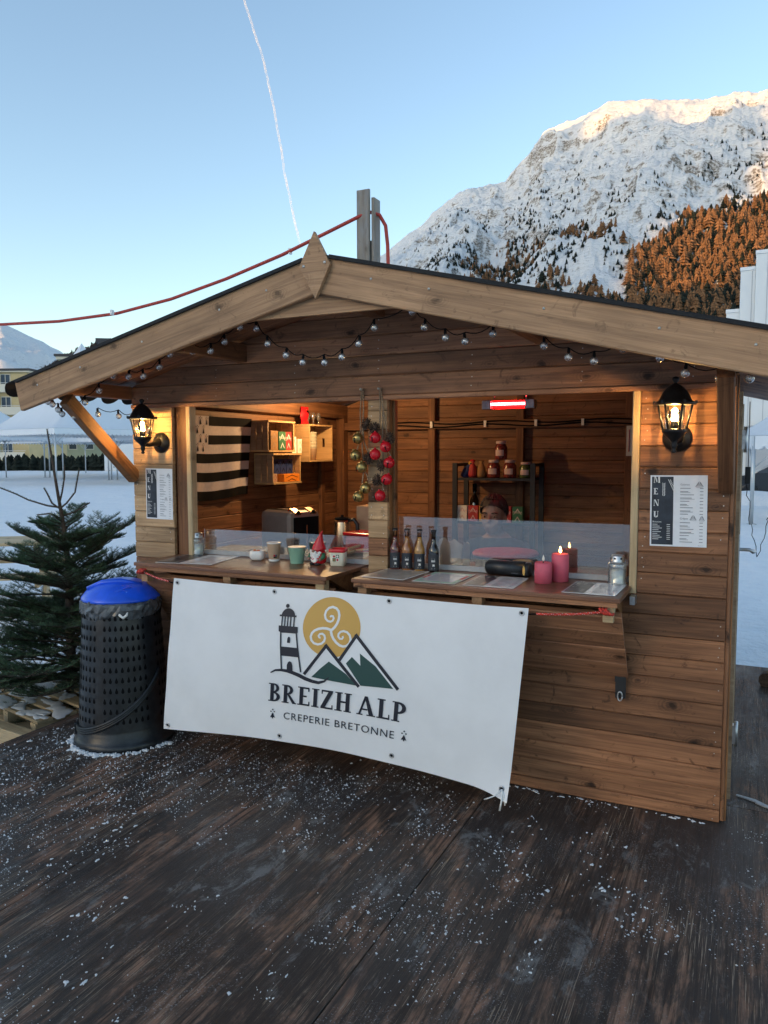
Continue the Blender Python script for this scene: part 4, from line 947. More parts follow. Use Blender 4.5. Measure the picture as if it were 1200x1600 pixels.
garland('garland of shiny red jingle bells and pine cones on jute twine', (1.590, 1.857),
 [(1.588,1.620,.015),(1.641,1.576,.012),(1.590,1.540,.022),(1.657,1.500,.006),(1.647,1.420,.012),(1.612,1.340,.014)], 'redgloss', [(1.578,1.668,.006),(1.618,1.490,.014),(1.587,1.418,.0),(1.655,1.620,.0)],
 [[(1.587,-.014,1.858),(1.592,-.018,1.76),(1.590,-.02,1.68),(1.588,-.03,1.652)], [(1.594,-.014,1.858),(1.608,-.018,1.76),(1.625,-.02,1.67),(1.641,-.03,1.610)], [(1.606,-.02,1.74),(1.606,-.02,1.62),(1.610,-.02,1.50),(1.607,-.02,1.42),(1.611,-.03,1.372)], [(1.610,-.02,1.60),(1.640,-.02,1.55),(1.655,-.03,1.53)], [(1.625,-.02,1.50),(1.643,-.03,1.452)], [(1.604,-.02,1.60),(1.592,-.03,1.572)], [(1.604,-.02,1.48),(1.590,-.02,1.445)]])

# ------------------------------------------------------------------ things on the counters
CZ = .9745
def candle_jar(label, x, y):
    t = thing('candle_jar', label, 'candle jar', (x, y, CZ), 0, 'glass grave candle jars')
    MB().lathe([(.036,0),(.040,.004),(.040,.012),(.038,.016),(.039,.075),(.041,.088),(.036,.094),(.030,.098)], n=40, flute=.025, nfl=20).build('glass_body', 'jarglass', t)
    MB().lathe([(.031,.002),(.031,.060),(.026,.062),(.004,.063)], n=20).build('wax', 'whitewax', t)
    l = MB().lathe([(.031,.097),(.032,.099),(.030,.104),(.029,.124),(.026,.128),(.003,.129)], n=24).build('metal_lid', 'steel', t)
    m = MB()
    for k in range(7): a = k*2*math.pi/7; m.lathe([(.0001,.0006),(.0046,.0006)], n=8, mat=Matrix.Translation((.0296*math.cos(a), .0296*math.sin(a), .115)) @ Vector((math.cos(a), math.sin(a), 0)).to_track_quat('Z','Y').to_matrix().to_4x4())
    m.build('vent_hole', 'flagb', l)
candle_jar('ribbed glass candle jar with metal lid on the left counter', .412, .045); candle_jar('ribbed glass candle jar with metal lid on the right counter', 2.713, .028)
t = thing('sugar_bowl', 'small white rounded square bowl of sweets on the left counter', 'bowl', (.845, .010, CZ))
def sq(a, e=4): c, s = math.cos(a), math.sin(a); return 1/(abs(c)**e+abs(s)**e)**(1/e)
def sqlathe(prof, n=32, e=4, rot=0.0):
    m = MB(); vs = []; fs = []
    for r, z in prof:
        for i in range(n): a = 2*math.pi*i/n; q = r*sq(a, e); vs.append((q*math.cos(a+rot), q*math.sin(a+rot), z))
    for k in range(len(prof)-1):
        for i in range(n): j = (i+1) % n; fs.append((k*n+i, k*n+j, (k+1)*n+j, (k+1)*n+i))
    fs.append(tuple(reversed(range(n)))); fs.append(tuple(range((len(prof)-1)*n, len(prof)*n))); return m.addm(vs, fs, None, True)
sqlathe([(.024,0),(.033,.004),(.039,.016),(.040,.036),(.037,.050),(.034,.053),(.031,.050),(.032,.036)], rot=R(20)).build('bowl', 'ceramic', t)
M['orange'] = plain('orange_sweet', (.55,.13,.01), .4); M['yellowbox'] = plain('yellow_card', (.62,.36,.05), .6, n=.1); M['greenbox'] = plain('green_card', (.02,.13,.06), .6, n=.2); M['redbox'] = plain('red_card', (.42,.03,.03), .6, n=.2); M['bluebox'] = plain('navy_card', (.012,.03,.12), .5, n=.2); M['brownbox'] = plain('brown_card', (.33,.17,.06), .6, n=.2); M['orangebox'] = plain('orange_card', (.72,.22,.02), .5, n=.1); M['whitebox'] = plain('white_card', (.72,.70,.66), .6)
m = MB(); rn = random.Random(9)
for k in range(9): m.ball((rn.uniform(-.018,.018), rn.uniform(-.018,.018), .047+rn.uniform(0,.006)), (.008,.006,.005), 8, 6, True, (0, 0, rn.uniform(0, 3)))
m.build('sweets', 'orange', t)
t = thing('paper_cup', 'beige paper cup with coloured square logo and white rim', 'cup', (.953, .006, CZ))
MB().lathe([(.027,0),(.0275,.012),(.0365,.094),(.0365,.096)], n=28).build('cup_wall', 'kraft', t); MB().lathe([(.0365,.0945),(.0395,.0955),(.0402,.099),(.0385,.102),(.035,.100),(.034,.085)], n=28).build('rim', 'ceramic', t); MB().lathe([(.0275,.001),(.0288,.001),(.0296,.013),(.0285,.013)], n=28).build('base_band', 'ceramic', t)
for k, (dx, dz, mt) in enumerate(((0,1,'redgloss'),(1,1,'bluebox'),(0,0,'flagb'),(1,0,'wick'))):
    def fn(u, v, dx=dx, dz=dz): 
        z = .020+.0095*(dz+v*.92); r = .0278+(z-.012)*.11+.0006; a = R(-62+ (dx+u*.92)*17); return (r*math.cos(a), r*math.sin(a), z)
    MB().grid(fn, 4, 2).build('logo_square', mt, t)
t = thing('green_pot', 'small mint green tin pot on the left counter', 'pot', (1.103, -.006, CZ))
MB().lathe([(.033,0),(.034,.003),(.046,.080),(.0475,.081),(.0475,.084),(.0455,.084),(.033,.004)], n=32).build('pot_wall', 'green_tin', t); MB().lathe([(.0450,.083),(.0490,.084),(.0490,.0875),(.0450,.0875)], n=32).build('metal_rim', 'steel', t)
m = MB()
for i in range(5):
    for k in range(5):
        a = R(-125+k*14+i*4); z = .018+i*.009; r = .033+z*.16+.0007; m.addm([(r*math.cos(a+q), r*math.sin(a+q), z+w) for q, w in ((0,0),(.08,.006),(.16,0),(.16,.003),(.08,.009),(0,.003))], [(0,1,4,5),(1,2,3,4)])
m.build('embossing', 'green_tin', t)
# garden gnome
t = thing('gnome_figurine', 'gnome figurine with red pointed hat and white beard on the left counter', 'figurine', (1.230, .000, CZ), R(-12))
MB().lathe([(.030,.006),(.038,.014),(.042,.035),(.038,.060),(.028,.078)], n=24).build('coat', 'redgloss', t)
hp = []; 
for k, (r, z, dx) in enumerate(((.0355,.074,0),(.037,.080,0),(.033,.092,0),(.026,.112,.002),(.018,.134,.006),(.011,.152,.012),(.007,.166,.019),(.0045,.176,.025))): hp.append((r, z, dx))
m = MB(); vs = []; fs = []; n = 20
for r, z, dx in hp:
    for i in range(n): a = 2*math.pi*i/n; q = r*(1+.05*math.sin(3*a+z*80)); vs.append((dx+q*math.cos(a), q*math.sin(a), z+.004*math.sin(a+1)))
for k in range(len(hp)-1):
    for i in range(n): j = (i+1) % n; fs.append((k*n+i, k*n+j, (k+1)*n+j, (k+1)*n+i))
fs.append(tuple(range((len(hp)-1)*n, len(hp)*n))); fs.append(tuple(reversed(range(n)))); m.addm(vs, fs, None, True).build('hat', 'redgloss', t)
m = MB(); rn = random.Random(2)
for k in range(150):
    u = rn.uniform(-1, 1); z = .074-rn.random()*.056; w = .034*math.sqrt(max(0, (z-.010)/.06)); x = u*w; y = -math.sqrt(max(.0002, .040**2-x*x))*(.90+.06*rn.random()); m.ball((x, y, z), rn.uniform(.0042, .0066), 7, 5)
m.build('beard', 'ceramic', t); MB().ball((0, -.040, .074), (.0105,.009,.008), 12, 8).build('nose', M['skin'], t)
for s in (-1, 1): MB().ball((s*.017, -.027, .006), (.013,.019,.008), 12, 8).build('boot', 'wick', t); MB().tube([(s*.037, -.004, .058), (s*.045, -.014, .045), (s*.040, -.028, .034)], [.011,.011,.009], 10).build('sleeve', 'greenbox', t); MB().ball((s*.038, -.033, .031), .0085, 10, 8).build('mitten', M['skin'], t)
t = thing('ceramic_pot', 'cream ceramic pot with red rim and small printed squares', 'pot', (1.337, .014, CZ), R(14))
sqlathe([(.034,0),(.036,.003),(.0405,.070)], e=7, rot=0).build('pot_wall', 'cream_cer', t); sqlathe([(.0415,.0705),(.043,.073),(.0435,.086),(.041,.088),(.038,.087),(.037,.075)], e=7).build('rim', 'redgloss', t)
for dx, dz, a_, b_ in ((0,1,'whitebox','redgloss'),(1,1,'greenbox','ceramic'),(0,0,'greenbox','brownbox'),(1,0,'whitebox','redgloss')):
    x0, z0 = -.019+dx*.0175, .026+dz*.0175; y = -.0385-z0*.06-.0008
    sqr = MB().addm([(x0, y, z0), (x0+.0165, y, z0), (x0+.0165, y-.001, z0+.0165), (x0, y-.001, z0+.0165)], [(0,1,2,3)]).build('printed_square', a_, t)
    MB().addm([(x0+.008+.0058*math.cos(q), y-.0012, z0+.008+.0058*math.sin(q)) for q in [i*math.pi/5 for i in range(10)]], [tuple(range(10))]).build('printed_motif', b_, sqr)
# four bottles
def liquid(name, c, rough=.05): 
    t = NT(name); return t.set(Base_Color=c, Roughness=rough, Specular_IOR_Level=.8, Coat_Weight=.6, Transmission_Weight=.35)
M['liq1'] = liquid('red_amber', (.16,.025,.010)); M['liq2'] = liquid('amber', (.42,.15,.02)); M['liq3'] = liquid('gold_cider', (.55,.27,.05)); M['liq4'] = liquid('dark_brew', (.012,.007,.006))
M['label'] = plain('dark_label', (.022,.028,.038), .6)
M['capm'] = plain('dark_crown_cap', (.03,.03,.035), .3, metal=.7)
def bottle(label, x, y, mat, rz):
    t = thing('drink_bottle', label, 'bottle', (x, y, CZ), rz, 'small bottles in a row')
    MB().lathe([(.024,.001),(.0265,.004),(.0265,.095),(.0250,.108),(.0190,.124),(.0130,.136),(.0112,.150),(.0108,.166)], n=24).build('filled_glass', mat, t)
    MB().lathe([(.0108,.1663),(.0105,.188),(.0122,.190),(.0122,.197),(.0112,.200)], n=20).build('neck', 'clear' if mat != 'liq4' else 'liq4', t)
    MB().lathe([(.0138,.1955),(.0142,.197),(.0132,.2025),(.0100,.2050),(.0001,.2052)], n=21, flute=.03, nfl=21).build('crown_cap', 'capm', t)
    def fn(u, v): a = R(-165+150*u); return (.0269*math.cos(a), .0269*math.sin(a), .010+.076*v)
    lb = MB().grid(fn, 14, 1).build('paper_label', 'label', t)
    m = MB()
    def on(a, z): return (.0273*math.cos(R(a)), .0273*math.sin(R(a)), z)
    for k in range(5): m.addm([on(-108+k*8, .050), on(-103+k*8, .050), on(-103+k*8, .059), on(-108+k*8, .059)], [(0,1,2,3)])
    m.addm([on(-104, .064), on(-74, .064), on(-74, .066), on(-104, .066)], [(0,1,2,3)])
    for k in range(3): m.addm([on(-97+k*7, .028+.005*(k == 1)), on(-91+k*7, .028), on(-90+k*7, .038), on(-96+k*7, .040)], [(0,1,2,3)])
    m.addm([on(-106, .018), on(-72, .018), on(-72, .020), on(-106, .020)], [(0,1,2,3)]); m.build('label_print', 'ceramic', lb)
bottle('red amber bottle nearest the post, first of four bottles', 1.655, .016, 'liq1', R(24)); bottle('amber bottle, second of the four from the post', 1.716, .022, 'liq2', R(22)); bottle('pale gold bottle, third of the four from the post', 1.783, .022, 'liq3', R(20)); bottle('dark brown bottle, last of the four from the post', 1.857, .020, 'liq4', R(18))
# loudspeaker, pink candles
t = thing('portable_speaker', 'black cylindrical portable speaker lying behind the counter sheets', 'speaker', (2.222, .052, CZ), R(-9))
MB().tube([(-.115,0,.036), (-.112,0,.036), (-.100,0,.036), (.086,0,.036)], [.012,.028,.036,.036], 28).build('body', 'black', t); MB().tube([(.0862,0,.036), (.104,0,.036), (.112,0,.036)], [.0355,.034,.025], 28).build('end_cap', 'black', t)
MB().addm([(.090+.006*math.cos(a), -.0362, .036+.022*math.sin(a)) for a in [i*math.pi/8 for i in range(16)]], [tuple(range(16))]).build('badge', 'gold', t); m = MB(); v, f = text_mesh('soundcore', .008, 'CENTER'); MB().addm([(a+.045, -.0364-0*b, .018+b) for a, b, c in v], f).build('speaker_print', 'ink', t)
M['flame'] = emit('candle_flame', (1, .55, .16), 14); M['flamew'] = plain('unlit_plastic_flame', (.85,.80,.70), .3)
def candle(label, x, y, r, h, fm):
    t = thing('pillar_candle', label, 'candle', (x, y, CZ), 0, 'pink pillar candles')
    MB().lathe([(r,0),(r,h-.003),(r-.004,h),(r*.75,h-.004),(.001,h-.006)], n=64, flute=.022, nfl=32).build('wax', 'pinkwax', t); MB().tube([(0,0,h-.006), (0,0,h+.004)], .0025, 6).build('wick', 'wick', t)
    MB().lathe([(.001,h+.002),(.0050,h+.008),(.0062,h+.013),(.0045,h+.020),(.0018,h+.028),(.0003,h+.033)], n=12).build('flame', M[fm], t)
candle('shorter pink ribbed pillar candle in front', 2.412, -.070, .037, .092, 'flamew'); candle('taller pink ribbed pillar candle behind the shorter one', 2.470, .004, .037, .124, 'flame')
# ------------------------------------------------------------------ bin
bn = thing('compost_bin', 'tall black perforated bin with blue domed lid beside the stall', 'bin', (.165, -.295, 0))
prof = [(.262,.0),(.264,.02),(.255,.035),(.246,.045),(.243,.075),(.238,.085),(.236,.10),(.218,.45),(.200,.74),(.196,.755)]
body = MB().lathe(prof, n=48).build('body', 'black', bn)
m = MB()
for i in range(11):
    z = .155+i*.054; r = .2365-(z-.10)*.0545+.0012
    for k in range(46):
        a = 2*math.pi*k/46
        if (k % 9) in (0,): continue
        P = []
        for q in range(10):
            w = 2*math.pi*q/10; xx = .0074*math.cos(w)*(1-.45*math.sin(w)); zz = .0135*math.sin(w)+(.004 if math.sin(w) > .9 else 0); P.append((r*math.cos(a+xx/r), r*math.sin(a+xx/r), z+zz))
        m.addm(P, [tuple(range(10))])
m.build('vent_holes', 'flagb', bn)['kind'] = 'stuff'
m = MB()
for k in range(0, 46, 9):
    a = 2*math.pi*k/46; m.tube([((.2372-(z-.10)*.0545)*math.cos(a), (.2372-(z-.10)*.0545)*math.sin(a), z) for z in (.12, .4, .72)], .006, 6)
m = None
def hp_(a, z): r = .2372-(z-.10)*.0545+.004; return (r*math.cos(R(a)), r*math.sin(R(a)), z)
P = [hp_(-150+k*7.2, .088+.30*(max(0, (k-4)/18))**1.9) for k in range(23)]
m = MB()
for q in (-1, 0, 1): m.tube([(x, y, z+.011*q) for x, y, z in P], .008, 8)
m.build('bail_handle', 'black', bn); MB().box((hp_(-135,.075)), (.03,.03,.06), (0,0,R(-45)), .004).build('latch', 'black', bn)
m = MB(); rn = random.Random(8); n = 60; vs = []; fs = []; L = [(.203,.690),(.212,.712),(.215,.735),(.211,.758),(.204,.772),(.190,.775)]
for r, z in L:
    for i in range(n): a = 2*math.pi*i/n; vs.append(((r+rn.uniform(-.006,.006))*math.cos(a), (r+rn.uniform(-.006,.006))*math.sin(a), z+rn.uniform(-.008,.008)+(.012*math.sin(5*a) if r == .203 else 0)))
for k in range(len(L)-1):
    for i in range(n): j = (i+1) % n; fs.append((k*n+i, k*n+j, (k+1)*n+j, (k+1)*n+i))
m.addm(vs, fs, None, False).build('bin_bag', 'bag', bn); MB().tube([(.13,-.150,.740), (.142,-.160,.715), (.155,-.150,.700), (.166,-.135,.712), (.168,-.130,.728)], [.004,.007,.008,.007,.003], 8).build('bag_tie', 'white', bn)
lid = MB().lathe([(.196,.768),(.206,.772),(.205,.782),(.196,.795),(.172,.822),(.135,.848),(.090,.866),(.050,.874),(.001,.876)], n=48).build('lid', 'blue', bn)
MB().tube([(-.11,-.13,.832), (-.03,-.10,.864), (.06,-.06,.872), (.13,.02,.850)], [.010,.016,.016,.010], 10).tube([(.06,-.165,.806), (.10,-.12,.832), (.13,-.06,.842)], [.004,.007,.004], 8).build('lid_rib', 'blue', lid)
m = MB(); rn = random.Random(5)
for k in range(170):
    a = R(rn.uniform(150, 365)); r = .268+abs(rn.gauss(0, .012)); blob(m, .165+r*math.cos(a), -.295+r*math.sin(a), rn.choice((.004,.006,.008,.012,.018)), rn.uniform(.003,.012), 3000+k, 0, 1.2, a)
tag(m.build('snow_ring', 'cleansnow'), 'ring of snow left round the foot of the bin', 'snow', kind='stuff')
# ------------------------------------------------------------------ fir tree left of the bin
def needles_mat():
    t = NT('fir_needles'); geo = t.new('ShaderNodeNewGeometry').outputs['Random Per Island']; v, _ = t.coord(rnd=False)
    c = t.mix(geo, (.034,.075,.038), (.105,.19,.085)); c = t.mix(t.ramp(t.noise(v, 9, 3), .4, .7), c, (.065,.108,.062))
    return t.set(Base_Color=c, Roughness=.5, Specular_IOR_Level=.3)
M['needle'] = needles_mat()
fir = thing('fir_tree', 'dense dark green fir with bare upright top left of the bin', 'fir tree', (-.86, .27, -.15))
fr = random.Random(14); NV = []; NF = []
stems = MB()
def needle_line(a, b, dens, ln, flat):
    a, b = Vector(a), Vector(b); d = (b-a); L = d.length
    if L < 1e-4: return
    d.normalize(); s = d.cross(Vector((0,0,1))); s = s.normalized() if s.length > .05 else Vector((1,0,0)); u = s.cross(d)
    n = max(2, int(L*dens))
    for i in range(n):
        p = a+d*(L*(i+fr.random())/n)
        for sg in (-1, 1):
            ph = fr.gauss(0, .55) if flat else fr.uniform(-1.5, 1.5); o = (s*sg*math.cos(ph)+u*math.sin(abs(ph)*.9)+d*fr.uniform(.35, .8)).normalized()
            l = ln*fr.uniform(.75, 1.15); w = d*.0015; k = len(NV); NV.extend((p-w, p+w, p+o*l)); NF.append((k, k+1, k+2))
def twig(a, dirv, L, depth, thick):
    P = [Vector(a)]; d = Vector(dirv).normalized(); n = 5
    for i in range(n): d = (d+Vector((fr.gauss(0,.05), fr.gauss(0,.05), fr.gauss(0,.03)+(.05 if depth else -.012)))).normalized(); P.append(P[-1]+d*L/n)
    stems.tube(P, [thick*(1-.8*i/n) for i in range(n+1)], 4, False, False)
    for i in range(n):
        if depth < 2 or i >= 0: needle_line(P[i], P[i+1], 300 if depth else 240, .023, True)
    if depth < 2:
        m = (7 if depth == 0 else 3); 
        for k in range(m):
            q = .22+.74*k/m; idx = min(int(q*n), n-1); p = P[idx].lerp(P[idx+1], q*n-idx)
            dd = (P[idx+1]-P[idx]).normalized(); s = dd.cross(Vector((0,0,1))).normalized()
            for sg in (-1, 1): twig(p, dd*.75+s*sg*.85+Vector((0,0,fr.uniform(-.05,.16))), L*(.46-.28*q)*fr.uniform(.8,1.2), depth+1, thick*.5)
tr = [Vector((0,0,0)), Vector((.01,.0,.5)), Vector((.0,.01,.95)), Vector((-.03,.01,1.22)), Vector((-.06,.0,1.42)), Vector((-.13,-.01,1.86))]
trunk = MB().tube(tr, [.036,.030,.020,.013,.010,.004], 8)
def tp(z):
    for i in range(len(tr)-1):
        if tr[i].z <= z <= tr[i+1].z: return tr[i].lerp(tr[i+1], (z-tr[i].z)/(tr[i+1].z-tr[i].z))
    return tr[-1]
needle_line(tr[4], tr[5], 220, .016, False)
RI = Vector((.90, .43, 0)); FW = Vector((-.43, .90, 0))
for i_ in range(118):
    f = (i_/117)**1.2; z = .13+1.12*f+fr.uniform(-.05, .05); Lb = .80*(1-f)**.62+.09
    a = i_*2.39996+fr.gauss(0, .4); L = Lb*fr.choice((.55, .75, .9, 1.0, 1.12, 1.2))
    if math.cos(a)*L > .62: L = .62/max(.2, math.cos(a))*.92
    L = min(L, .92); twig(tp(z), (math.cos(a), math.sin(a), .10+.40*f-.10*(1-f)+fr.gauss(0, .20)), L, 0 if L > .22 else 1, .011*(1-f*.6))
J = tp(1.34)
for P in ([(0,0),(-.10,.01),(-.22,.05),(-.31,.09),(-.40,.14)], [(0,-.02),(-.05,.03),(-.09,.10),(-.11,.13)], [(0,.02),(.01,.10),(.025,.20),(.03,.28)], [(0,-.01),(.05,.03),(.10,.10),(.125,.19),(.13,.26)], [(0,-.06),(.09,-.03),(.19,.03)], [(-.01,-.07),(-.07,-.04),(-.16,-.05)]):
    q = [J+RI*x+FW*fr.uniform(-.03, .03)+Vector((0, 0, z)) for x, z in P]; n = len(q)
    stems.tube(q, [.0065-.0022*i/(n-1) for i in range(n)], 5)
    for i in range(n-1): needle_line(q[i], q[i+1], 240, .016, False)
twig(tp(.98), tuple(RI*.45+Vector((0, 0, .26))), .56, 0, .010); twig(tp(.90), tuple(RI*-.5+Vector((0, 0, .12))), .60, 0, .010)
trunk.build('trunk', 'bark', fir); stems.build('branch', 'bark', fir)
soup_obj('crown', np.array([tuple(v) for v in NV]), np.array(NF), 'needle', fir)

# ------------------------------------------------------------------ pallet, beam and picnic table on the left
t = thing('wooden_pallet', 'snow dusted wooden pallet lying under the fir', 'pallet', (-.80, .12, -.15), R(-14))
for k in range(5): plank('top_slat', .80, .095, .018, 'pallet', t, (0, -.30+k*.15, .125), ch=.003)
for x in (-.35, 0, .35): plank('bearer', .70, .06, .07, 'pallet', t, (x, 0, .079), (0,0,R(90)), .003)
for y in (-.3, 0, .3): plank('bottom_slat', .80, .095, .018, 'pallet', t, (0, y, .034), ch=.003)
m = MB(); rn = random.Random(6)
for k in range(60): blob(m, rn.uniform(-.38,.38), rn.choice((-.30,-.15,0,.15,.3))+rn.uniform(-.03,.03), rn.uniform(.02,.09), .005, 5000+k, .1345, 1.3, 0)
m.build('snow_cover', 'cleansnow', t)['kind'] = 'stuff'
t = thing('timber_beam', 'pale sawn timber beam lying along the deck edge', 'beam', (-.66, -.42, -.10), R(-6)); plank('beam', .62, .09, .10, 'pallet', t, (0, .02, .015)); 
t = thing('picnic_table', 'pale wooden picnic table with crossed legs standing in the snow', 'picnic table', (-4.25, 2.2, -.15), R(38))
for k in range(5): plank('top_board', 1.7, .135, .035, 'pale', t, (0, -.29+k*.145, .745))
for y in (-.66, .66):
    for k in (-.07, .07): plank('seat_board', 1.7, .125, .035, 'pale', t, (0, y+k, .45))
for x in (-.62, .62):
    for s in (-1, 1): plank('leg', .98, .04, .09, 'pale', t, (x+s*.021, 0, .365), (0, R(-49)*s, R(90)))
    plank('cross_bar', 1.5, .04, .09, 'pale', t, (x+.063, 0, .385), (0,0,R(90)))

# ------------------------------------------------------------------ post above the roof and red cable
t = thing('timber_post', 'grey weathered double plank post rising behind the roof', 'post', (.05, 2.86, -.15))
plank('plank', 4.02, .03, .125, 'post', t, (0, 0, 2.01), (0, R(90), 0)); plank('plank', 3.95, .03, .125, 'post', t, (.085, .075, 1.975), (0, R(90), R(90))); plank('plank', 3.6, .03, .12, 'post', t, (.02, .10, 1.8), (0, R(90), R(40)))
t = thing('red_cable', 'red cable strung from the post across the sky to the left', 'cable', (0, 0, 0))
MB().tube([(-6.9,3.05,3.30),(-5.8,3.0,3.14),(-4.77,2.96,3.06),(-3.83,2.95,3.025),(-2.95,2.93,3.04),(-2.18,2.90,3.12),(-1.47,2.88,3.25),(-.80,2.85,3.40),(-.35,2.84,3.53),(-.02,2.84,3.63),(.10,2.88,3.68),(.17,2.94,3.66),(.215,2.97,3.57),(.235,2.97,3.40),(.245,2.96,3.2),(.25,2.96,2.4)], .017, 8).build('cable', 'redcord', t)
m = MB()
for x, z in ((-.72,3.425),(-2.95,3.04)): m.box((x, 2.86, z), (.02,.04,.05))
m.build('cable_tie', 'white', t)
# other end of the cable needs a mast, out of the picture on the left
t = thing('timber_mast', 'tall timber mast holding the far end of the red cable', 'post', (-6.95, 3.06, -.15)); plank('plank', 3.7, .1, .1, 'post', t, (0, 0, 1.85), (0, R(90), 0))

# ------------------------------------------------------------------ marquee tents
M['tent'] = plain('white_tent_fabric', (.74,.77,.80), .55, n=.03, nscale=.6); M['pole'] = plain('tent_pole', (.50,.53,.55), .4, metal=.6)
def tent(label, x, y, rz, s, eave, peak, group='white pagoda tents', sides=()):
    t = thing('marquee_tent', label, 'tent', (x, y, -.15), rz, group); h = s/2; n = 20
    def fn(u, v):                                                                # u round the square, v from eave to peak
        q = (u*4) % 4; k = int(q); f = q-k; C = ((-h,-h),(h,-h),(h,h),(-h,h)); a, b = C[k % 4], C[(k+1) % 4]; X = a[0]+(b[0]-a[0])*f; Y = a[1]+(b[1]-a[1])*f; r = (1-v)
        return (X*r, Y*r, eave+(peak-eave)*(v**1.75*.80+.20*v)-.10*math.sin(math.pi*f)*v*(1-v))
    MB().grid(fn, 48, n).build('roof', 'tent', t)
    m = MB()
    for k in range(4):
        C = ((-h,-h),(h,-h),(h,h),(-h,h)); a, b = Vector((*C[k], 0)), Vector((*C[(k+1) % 4], 0)); N = int(s/.24)
        for i in range(N):
            p, q = a.lerp(b, i/N), a.lerp(b, (i+1)/N); md = (p+q)/2; m.addm([(p.x,p.y,eave+.012),(q.x,q.y,eave+.012),(q.x,q.y,eave-.22),(md.x+(q.x-p.x)*.28,md.y+(q.y-p.y)*.28,eave-.29),(md.x,md.y,eave-.31),(md.x-(q.x-p.x)*.28,md.y-(q.y-p.y)*.28,eave-.29),(p.x,p.y,eave-.22)], [tuple(range(7))])
    m.build('valance', 'tent', t)
    for cx, cy in ((-h,-h),(h,-h),(h,h),(-h,h)):
        MB().tube([(cx*.985,cy*.985,0), (cx*.985,cy*.985,eave)], .045, 8).box((cx*.985,cy*.985,.01), (.2,.2,.02)).build('pole', 'pole', t); sx, sy = -math.copysign(1, cx), -math.copysign(1, cy)
        MB().tube([(cx*.985,cy*.985,eave-.75), (cx*.985+sx*.75,cy*.985,eave-.06)], .02, 6).tube([(cx*.985,cy*.985,eave-.75), (cx*.985,cy*.985+sy*.75,eave-.06)], .02, 6).build('corner_strut', 'pole', t)
    MB().tube([(-h*.985,-h*.985,eave),(h*.985,-h*.985,eave),(h*.985,h*.985,eave),(-h*.985,h*.985,eave),(-h*.985,-h*.985,eave)], .03, 6).build('eave_rail', 'pole', t)
    return t
TR = R(-12.8)
tent('tallest white pagoda tent, peak rising behind the left eave', -30.0, 28.0, TR, 7.7, 2.9, 7.7)
tent('white pagoda tent at the far left edge, left of the tallest tent', -41.0, 29.4, TR, 7.7, 2.75, 5.6)
tent('white pagoda tent behind the tallest tent on the left', -36.2, 37.8, TR, 7.7, 2.7, 6.0)
tent('white pagoda tent behind the brace, right of the tallest tent', -28.2, 36.0, TR, 7.7, 2.75, 6.2)
tent('white pagoda tent second from the left, behind the far left one', -44.2, 39.6, TR, 7.7, 2.7, 5.9)
tent('white tent seen past the right side of the stall', 5.3, 19.2, R(10), 5.0, 2.05, 4.3)

# ------------------------------------------------------------------ buildings
M['ochrewall'] = plain('ochre_render', (.60,.47,.25), .85, n=.08, nscale=.7); M['greenwall'] = plain('pale_green_render', (.42,.44,.30), .85, n=.08, nscale=.7); M['winglass'] = plain('window_glass', (.05,.07,.09), .08, spec=.9); M['roofd'] = plain('dark_roof', (.06,.055,.055), .8); M['creamw'] = plain('cream_trim', (.68,.62,.50), .8); M['panelw'] = plain('white_metal_panel', (.74,.75,.73), .45, n=.03, nscale=.4); M['garage'] = plain('olive_doors', (.26,.28,.17), .8); M['recess'] = plain('recess_shadow_wall', (.40,.34,.22), .9)
def block(t, w, d, h, mat, z=0.0, name='wall'): return MB().box2((0, 0, z), (w, d, z+h)).build(name, mat, t)
b = thing('apartment_building', 'ochre apartment block with stacked balconies at the far left edge', 'building', (-85.6, 60.2, -.15), R(22))
block(b, 9.2, 10, 11.7, 'ochrewall'); MB().box2((-.5,-.6,11.72), (9.9,10.6,12.0)).build('roof', 'roofd', b); MB().box2((-.45,-.55,11.60), (9.85,10.5,11.715)).build('eave', 'creamw', b)
for k in range(4):
    z = 1.0+k*2.75
    for x in (.8, 3.4): w = MB().box2((x, -.03, z+.75), (x+1.2, .02, z+2.05)).build('window', 'creamw', b); MB().box2((x+.08, -.05, z+.82), (x+1.12, -.03, z+1.98)).build('pane', 'winglass', w)
    bal = MB().box2((5.6, -.9, z-.12), (9.1, .0, z)).box2((5.6, -.92, z), (9.1, -.84, z+.85)).box2((5.55, -.9, z), (5.63, -.002, z+2.5)).build('balcony', 'creamw', b)
    MB().box2((5.62, -.76, z+.99), (9.12, -.70, z+1.03)).build('rail', 'white', bal)
    w = MB().box2((5.9, -.04, z+.05), (7.2, .02, z+2.15)).build('balcony_door', 'creamw', b); MB().box2((6.0, -.06, z+.12), (6.5, -.04, z+2.05)).box2((6.6, -.06, z+.12), (7.1, -.04, z+2.05)).build('pane', 'winglass', w)
b = thing('green_building', 'pale green flat roofed building rising behind the tents', 'building', (-87.4, 77.9, -.15), R(30)); block(b, 8, 8, 15.2, 'greenwall'); MB().box2((-.3,-.3,15.22), (8.3,8.3,15.6)).build('fascia', 'creamw', b); MB().box2((-.5,-.5,15.62), (8.5,8.5,15.95)).build('roof', 'roofd', b)
for k in range(4):
    for x in (1.0, 3.4, 5.8): w = MB().box2((x, -.03, 2.2+k*3.3), (x+1.2, .02, 3.7+k*3.3)).build('window', 'creamw', b); MB().box2((x+.1, -.05, 2.3+k*3.3), (x+1.1, -.03, 3.6+k*3.3)).build('pane', 'winglass', w)
b = thing('flat_roofed_building', 'white walled building with dark flat roof showing above the left roof edge', 'building', (-52.4, 51.5, -.15), R(36)); block(b, 8, 7, 12.0, 'white'); MB().box2((-.4,-.4,12.02), (8.4,7.4,12.45)).build('roof', 'roofd', b)
